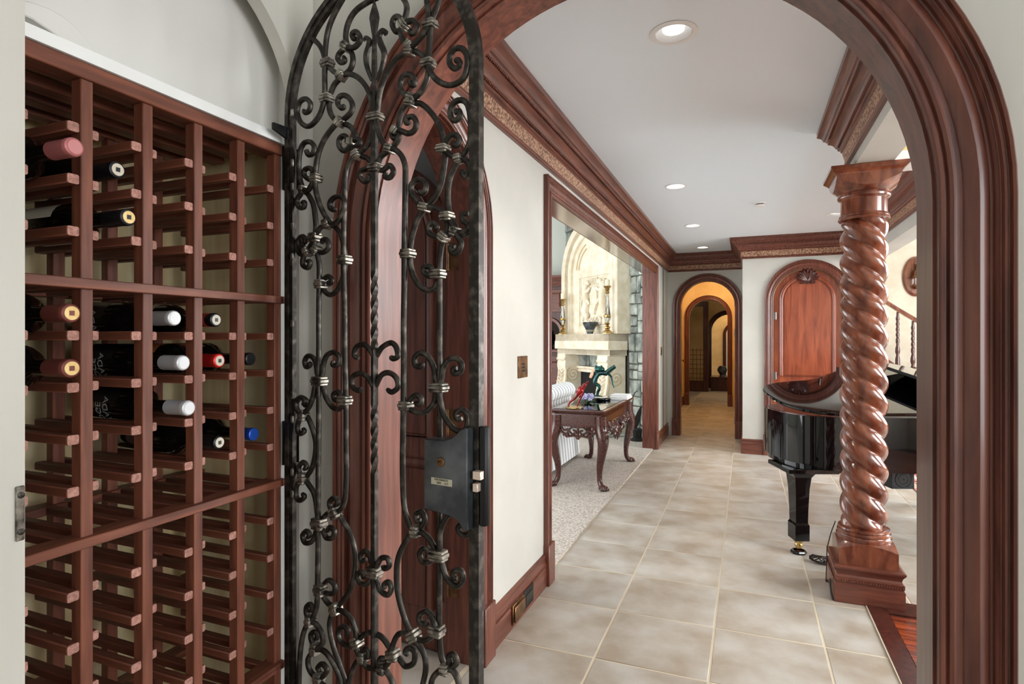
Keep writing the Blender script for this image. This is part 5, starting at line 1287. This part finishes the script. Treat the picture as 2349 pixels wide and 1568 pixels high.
# ------------------------------------------------------------------ console table
TX0, TX1, TY0, TY1, TH = -1.80, -1.235, 5.42, 6.92, .775
tb = thing('console_table', 'carved mahogany console table with claw feet behind the striped sofa', 'table', ((TX0 + TX1) / 2, (TY0 + TY1) / 2, .012))
mb = MB(); top = [(-.045, TH - .045), (-.035, TH - .04), (-.02, TH - .034), (-.012, TH - .022), (0, TH - .016), (.0, TH - .004), (-.006, TH), (-.03, TH)]
mb.rings([[(TX0 - p_, TY0 - p_, z_), (TX1 + p_, TY0 - p_, z_), (TX1 + p_, TY1 + p_, z_), (TX0 - p_, TY1 + p_, z_)] for p_, z_ in top]); ttop = mb.build('tabletop', 'wood_carved', tb, smooth=20)
MB().box(TX0 + .04, TX1 - .04, TY0 + .04, TY1 - .04, TH, TH + .004).build('glass_inset', 'piano', ttop)
ap = MB().box(TX0 + .05, TX1 - .05, TY0 + .05, TY1 - .05, TH - .16, TH - .045); ap = ap.build('apron', 'wood_carved', tb, bev=.003)
fl_ = MB()
for k in range(40): fl_.box(TX1 - .05, TX1 - .042, TY0 + .1 + k * .033, TY0 + .12 + k * .033, TH - .085, TH - .055)
fl_.build('fluting', 'wood_carved', ap)
mb = MB().box(TX0 + .042, TX1 - .042, TY0 + .042, TY1 - .042, TH - .17, TH - .155); mb.build('apron_bead', 'wood_carved', ap, bev=.004)
# pierced fretwork on the short ends
for yy in (TY0 + .055, TY1 - .055):
    fw = MB(); xc = (TX0 + TX1) / 2; zt = TH - .16
    for sg in (-1, 1):
        fw.tube(crs([(xc, yy, zt - .02), (xc + sg * .05, yy, zt - .015), (xc + sg * .09, yy, zt - .05), (xc + sg * .05, yy, zt - .085), (xc + sg * .02, yy, zt - .06), (xc + sg * .05, yy, zt - .045)], k=5), .011, 6)
        fw.tube(crs([(xc + sg * .17, yy, zt - .005), (xc + sg * .14, yy, zt - .05), (xc + sg * .10, yy, zt - .04), (xc + sg * .11, yy, zt - .08), (xc + sg * .15, yy, zt - .10)], k=5), .011, 6)
        fw.tube(crs([(xc, yy, zt - .13), (xc + sg * .03, yy, zt - .10), (xc + sg * .08, yy, zt - .105), (xc + sg * .12, yy, zt - .11), (xc + sg * .09, yy, zt - .08)], k=5), .012, 6)
        fw.tube(crs([(xc + sg * .19, yy, zt), (xc + sg * .17, yy, zt - .06), (xc + sg * .13, yy, zt - .085)], k=5), .013, 6)
    fw.tube([(xc, yy, zt), (xc, yy, zt - .13)], [.012, .016], 6); fw.build('fretwork', 'wood_carved', ap, smooth=60)
# carved leaf swag on the long side
lv = MB(); random.seed(5)
for k in range(46):
    t = k / 45; y_ = TY0 + .16 + (TY1 - TY0 - .32) * t; drop = .06 + .14 * math.exp(-((t - .5) / .16) ** 2) + .03 * math.sin(t * 40)
    z0 = TH - .16 - random.uniform(0, drop * .6); d = random.choice((-1, 1))
    lv.tube(crs([(TX1 - .052, y_, z0 + .01), (TX1 - .03, y_ + d * .02, z0 - drop * .3), (TX1 - .022, y_ + d * .035, z0 - drop * .55), (TX1 - .035, y_ + d * .01, z0 - drop * .8)], k=3),
            [.012, .016, .02, .022, .022, .02, .017, .013, .008, .003], 6, flat=.7)
lv.build('carved_leaf_swag', 'wood_carved', ap, smooth=60)
def cab_leg(x, y, sx, sy):
    mb = MB(); ce = crs([(x, y, TH - .06), (x + sx * .005, y + sy * .005, TH - .18), (x + sx * .03, y + sy * .03, TH - .3), (x + sx * .012, y + sy * .012, TH - .42), (x - sx * .012, y - sy * .012, TH - .56), (x - sx * .012, y - sy * .012, TH - .68), (x + sx * .012, y + sy * .012, .04)], k=5)
    n_ = len(ce); rad = [.062 - .036 * min(1, max(0, (i / (n_ - 1) - .25) / .5)) for i in range(n_)]
    mb.tube(ce, rad, 10); lg = mb.build('leg', 'wood_carved', tb, smooth=60)
    ft = MB(); c = Vector((x + sx * .02, y + sy * .02, .036)); ft.ball(c, .038, .038, .026, 12, 8)
    dd = Vector((sx, sy, 0)).normalized(); pp_ = Vector((-dd.y, dd.x, 0))
    for k in (-1.2, -.4, .4, 1.2):
        d = (dd * math.cos(k * .6) + pp_ * math.sin(k * .6)); ft.tube([c + d * .015 + Z3 * .015, c + d * .04 + Z3 * .008, c + d * .056 - Z3 * .008, c + d * .062 - Z3 * .02], [.014, .016, .014, .006], 8)
    ft.build('claw_foot', 'wood_carved', lg, smooth=60)
    kn = MB()
    for k in range(7):
        a = R(50 * k); b0 = Vector((x + sx * .03, y + sy * .03, TH - .2)); d = dd * math.cos(a * .3) + pp_ * math.sin(a) * .5
        kn.tube([b0 + d * .03, b0 + d * .055 - Z3 * .03, b0 + d * .05 - Z3 * .07], [.014, .017, .005], 6)
    kn.build('knee_carving', 'wood_carved', lg, smooth=60)
for x, y, sx, sy in ((TX0 + .06, TY0 + .07, -1, -1), (TX1 - .06, TY0 + .07, 1, -1), (TX0 + .06, TY1 - .07, -1, 1), (TX1 - .06, TY1 - .07, 1, 1)): cab_leg(x, y, sx, sy)
# things on the table
ZT = TH + .004
def frog(nm, lab, o, mt, pose, foot):
    t = thing(nm, lab, 'sculpture', tuple(o)); o = Vector(o)
    f = lambda x, y, z_: o + Vector((x, y, z_)) * .88
    b = MB()
    for path, rad in pose['tubes']: b.tube(crs([f(*p_) for p_ in path], k=5), [rad[0] + (rad[1] - rad[0]) * i / (5 * (len(path) - 1)) for i in range(5 * (len(path) - 1) + 1)], 8)
    for c, r3 in pose['balls']: b.ball(f(*c), *r3, 14, 9)
    b.build('figure', mt, t, smooth=70); foot(t, o); return t
p = on_floor(1318, 936, ZT)
def foot_red(t, o):
    MB().lathe([(.0, 0), (.085, 0), (.09, .006), (.08, .014), (.06, .01), (.002, .008)], o, 20).build('base', 'brass', t)
    MB().tube(crs([o + Vector((.145, .05, .30)), o + Vector((.16, .05, .335)), o + Vector((.17, .05, .355))], k=4), [.011, .013, .014, .015, .015, .015, .012, .01, .008], 8).tube([o + Vector((.165, .05, .345)), o + Vector((.19, .055, .385))], [.008, .004], 6).tube([o + Vector((.165, .05, .345)), o + Vector((.172, .05, .39))], [.008, .004], 6).build('hand', 'frog_pale', t)
frog('leaping_figurine', 'slim red enamel leaping creature figurine on a brass base', p, 'frog_red',
     dict(tubes=[([(-.07, -.01, .01), (-.06, 0, .06), (0, .01, .11), (.03, .02, .16)], (.008, .016)), ([(.03, .02, .16), (.07, .03, .21), (.11, .04, .26)], (.03, .022)), ([(.11, .04, .26), (.13, .045, .285), (.145, .05, .305)], (.014, .008)),
                 ([(.05, .0, .13), (.1, .0, .17), (.06, .0, .1), (.03, .0, .02)], (.014, .006))], balls=[((.06, .03, .195), (.035, .03, .045)), ((.105, .04, .262), (.022, .02, .018))]), foot_red)
p = on_floor(1375, 917, ZT)
def foot_green(t, o):
    MB().lathe([(.0, 0), (.12, 0), (.125, .01), (.125, .022), (.11, .03), (.002, .032)], o, 32).build('base', 'piano', t)
    MB().lathe([(.002, .032), (.075, .032), (.07, .037), (.002, .038)], o + Vector((.02, -.01, 0)), 28).build('base_disc', 'emblem_pale', t)
frog('dancing_figurine', 'glossy green bronze frog figurine dancing on a round black base', p, 'frog_green',
     dict(tubes=[([(-.03, 0, .03), (-.02, 0, .1), (-.0, 0, .17), (-.06, 0, .22), (-.03, 0, .3), (0, 0, .34)], (.016, .024)), ([(0, 0, .34), (.04, 0, .345), (.1, 0, .34)], (.026, .03)), ([(.1, 0, .34), (.15, 0, .30), (.17, 0, .22), (.19, 0, .16)], (.014, .006)),
                 ([(0, 0, .36), (-.08, 0, .35), (-.11, 0, .32), (-.06, 0, .30)], (.014, .008)), ([(.09, 0, .34), (.13, 0, .38), (.2, 0, .43)], (.03, .022)), ([(-.08, 0, .045), (-.03, 0, .05), (.04, 0, .04)], (.014, .01))],
          balls=[((0, 0, .39), (.06, .045, .036)), ((-.035, -.02, .42), (.018, .016, .018)), ((.03, -.02, .42), (.016, .016, .018))]), foot_green)
p = on_floor(1350, 924, ZT)
fw = thing('crystal_flowers', 'small cluster of pale lilac flowers with green leaves on the console table', 'flowers', tuple(p))
random.seed(3); b = MB()
for k in range(12):
    c = Vector(p) + Vector((random.uniform(-.06, .06), random.uniform(-.04, .04), random.uniform(.035, .09)))
    b = MB()
    for j in range(5): a = R(72 * j); b.ball(c + Vector((math.cos(a) * .012, 0, math.sin(a) * .012)), .010, .006, .010, 7, 5)
    b.build('blossom', 'flower', fw, smooth=60)
b = MB()
for k in range(8):
    a = R(45 * k); d = Vector((math.cos(a), math.sin(a), 0)); b.tube([Vector(p) + d * .01 + Z3 * .004, Vector(p) + d * .05 + Z3 * .03, Vector(p) + d * .09 + Z3 * .018], [.008, .014, .003], 6, flat=.4)
b.build('leaves', 'leaf', fw, smooth=60)
for k, (u, v, zz, lab) in enumerate(((1412, 914, ZT, 'white book lying flat at the bottom of the pair on the console table'), (1412, 908, ZT + .022, 'white book on top of the pair on the console table'))):
    p = on_floor(1412, 914, ZT); p.z = zz
    t = thing('book', lab, 'book', tuple(p)); c = p + Vector((.045, .08, 0)); sx_, sy2 = (.10 - .006 * k), (.14 - .012 * k)
    MB().box(c.x - sx_, c.x + sx_, c.y - sy2, c.y + sy2, zz + .002, zz + .018).build('pages', 'book', t)
    MB().box(c.x - sx_ - .004, c.x + sx_ + .004, c.y - sy2 - .004, c.y + sy2 + .004, zz + .018, zz + .0215).box(c.x - sx_ - .004, c.x + sx_ + .004, c.y - sy2 - .004, c.y + sy2 + .004, zz, zz + .002).build('cover', 'sofa_light', t)

# ------------------------------------------------------------------ striped sofa
SX, SY0, SY1 = -1.93, 5.2, 7.05
so = thing('striped_sofa', 'white and grey striped skirted sofa with rolled back facing the fireplace', 'sofa', (SX - .45, (SY0 + SY1) / 2, .012))
# slanting outside back and rolled top, swept along y
pf = [(SX + .02, .05), (SX - .02, .4), (SX - .10, .72), (SX - .06, .78), (SX - .045, .84), (SX - .08, .90), (SX - .15, .925), (SX - .23, .90), (SX - .28, .83), (SX - .27, .6), (SX - .27, .05)]
pc = [(p_.x, p_.y) for p_ in crs([(a_, b_, 0) for a_, b_ in pf], k=4)]
mb = MB(); mb.rings([[(x_ + (SX - .15 - x_) * sh, y_, z_ + (.5 - z_) * sh * .3) for x_, z_ in pc] for y_, sh in ((SY0, .1), (SY0 + .03, 0), (SY1 - .06, 0), (SY1 - .015, .04), (SY1, .14))]); mb.build('back', 'sofa_stripe', so, smooth=50)
for y_ in (SY0, SY1 - .22):
    mb = MB().tube([(SX - .1, y_ + .11, .60), (SX - .5, y_ + .11, .58), (SX - .9, y_ + .11, .56)], [.125, .125, .12], 16).box(SX - .9, SX - .1, y_ + .02, y_ + .2, .05, .58); mb.build('arm', 'sofa_stripe', so, smooth=50)
MB().box(SX - .92, SX - .2, SY0 + .2, SY1 - .2, .05, .30).build('seat_frame', 'sofa_stripe', so, bev=.02, seg=2)
for k in range(2):
    L_ = (SY1 - SY0 - .44) / 2; MB().box(SX - .95, SX - .27, SY0 + .225 + k * L_, SY0 + .215 + (k + 1) * L_, .30, .45).build('seat_cushion', 'sofa_stripe', so, bev=.04, seg=3)
for k in range(2): MB().box(SX - .42, SX - .275, SY0 + .225 + k * L_, SY0 + .215 + (k + 1) * L_, .45, .86).build('back_cushion', 'sofa_stripe', so, bev=.05, seg=3)
for x_ in (SX - .06, SX - .84):
    for y_ in (SY0 + .08, SY1 - .06): MB().lathe([(.02, 0), (.03, .01), (.035, .05), (.03, .06)], (x_, y_, .012), 12).build('foot', 'black_metal', so)

# ------------------------------------------------------------------ dim room past the corridor
ch = thing('tub_surround', 'low dark wood chest in front of the farthest archway', 'chest', (-.48, 17.6, 0))
MB().box(-.92, -.05, 17.2, 18.0, 0, .36).build('body', 'wood_dark', ch, bev=.01)
MB().box(-.94, -.02, 17.16, 18.04, .36, .40).build('top', 'wood_x', ch, bev=.008)
va = thing('pot', 'round dark pot on the low chest', 'vase', (-.62, 17.4, .40))
MB().lathe([(.03, 0), (.08, 0), (.06, .05), (.12, .14), (.13, .2), (.1, .27), (.06, .3), (.05, .3), (.02, .1)], (-.62, 17.4, .40), 20).build('body', 'pottery', va)
gd = thing('glazed_door', 'dark framed glass door standing open in the dim room', 'door', (-1.3, 16.9, 0))
mb = MB().box(-1.73, -1.63, 16.9, 16.95, 0, 2.5).box(-1.10, -.96, 16.9, 16.95, 0, 2.5).box(-1.63, -1.10, 16.9, 16.95, 2.36, 2.5).box(-1.63, -1.10, 16.9, 16.95, 0, .3); mb.build('frame', 'wood_dark', gd, bev=.004)
MB().box(-1.63, -1.10, 16.92, 16.93, .3, 2.36).build('pane', 'glass_pane', gd)
mb = MB()
for k in range(5): mb.box(-1.58 + k * .1, -1.565 + k * .1, 16.905, 16.915, .3, 1.2)
for k in range(7): mb.box(-1.63, -1.10, 16.905, 16.915, .36 + k * .13, .375 + k * .13)
mb.build('lattice', 'bronze', gd)
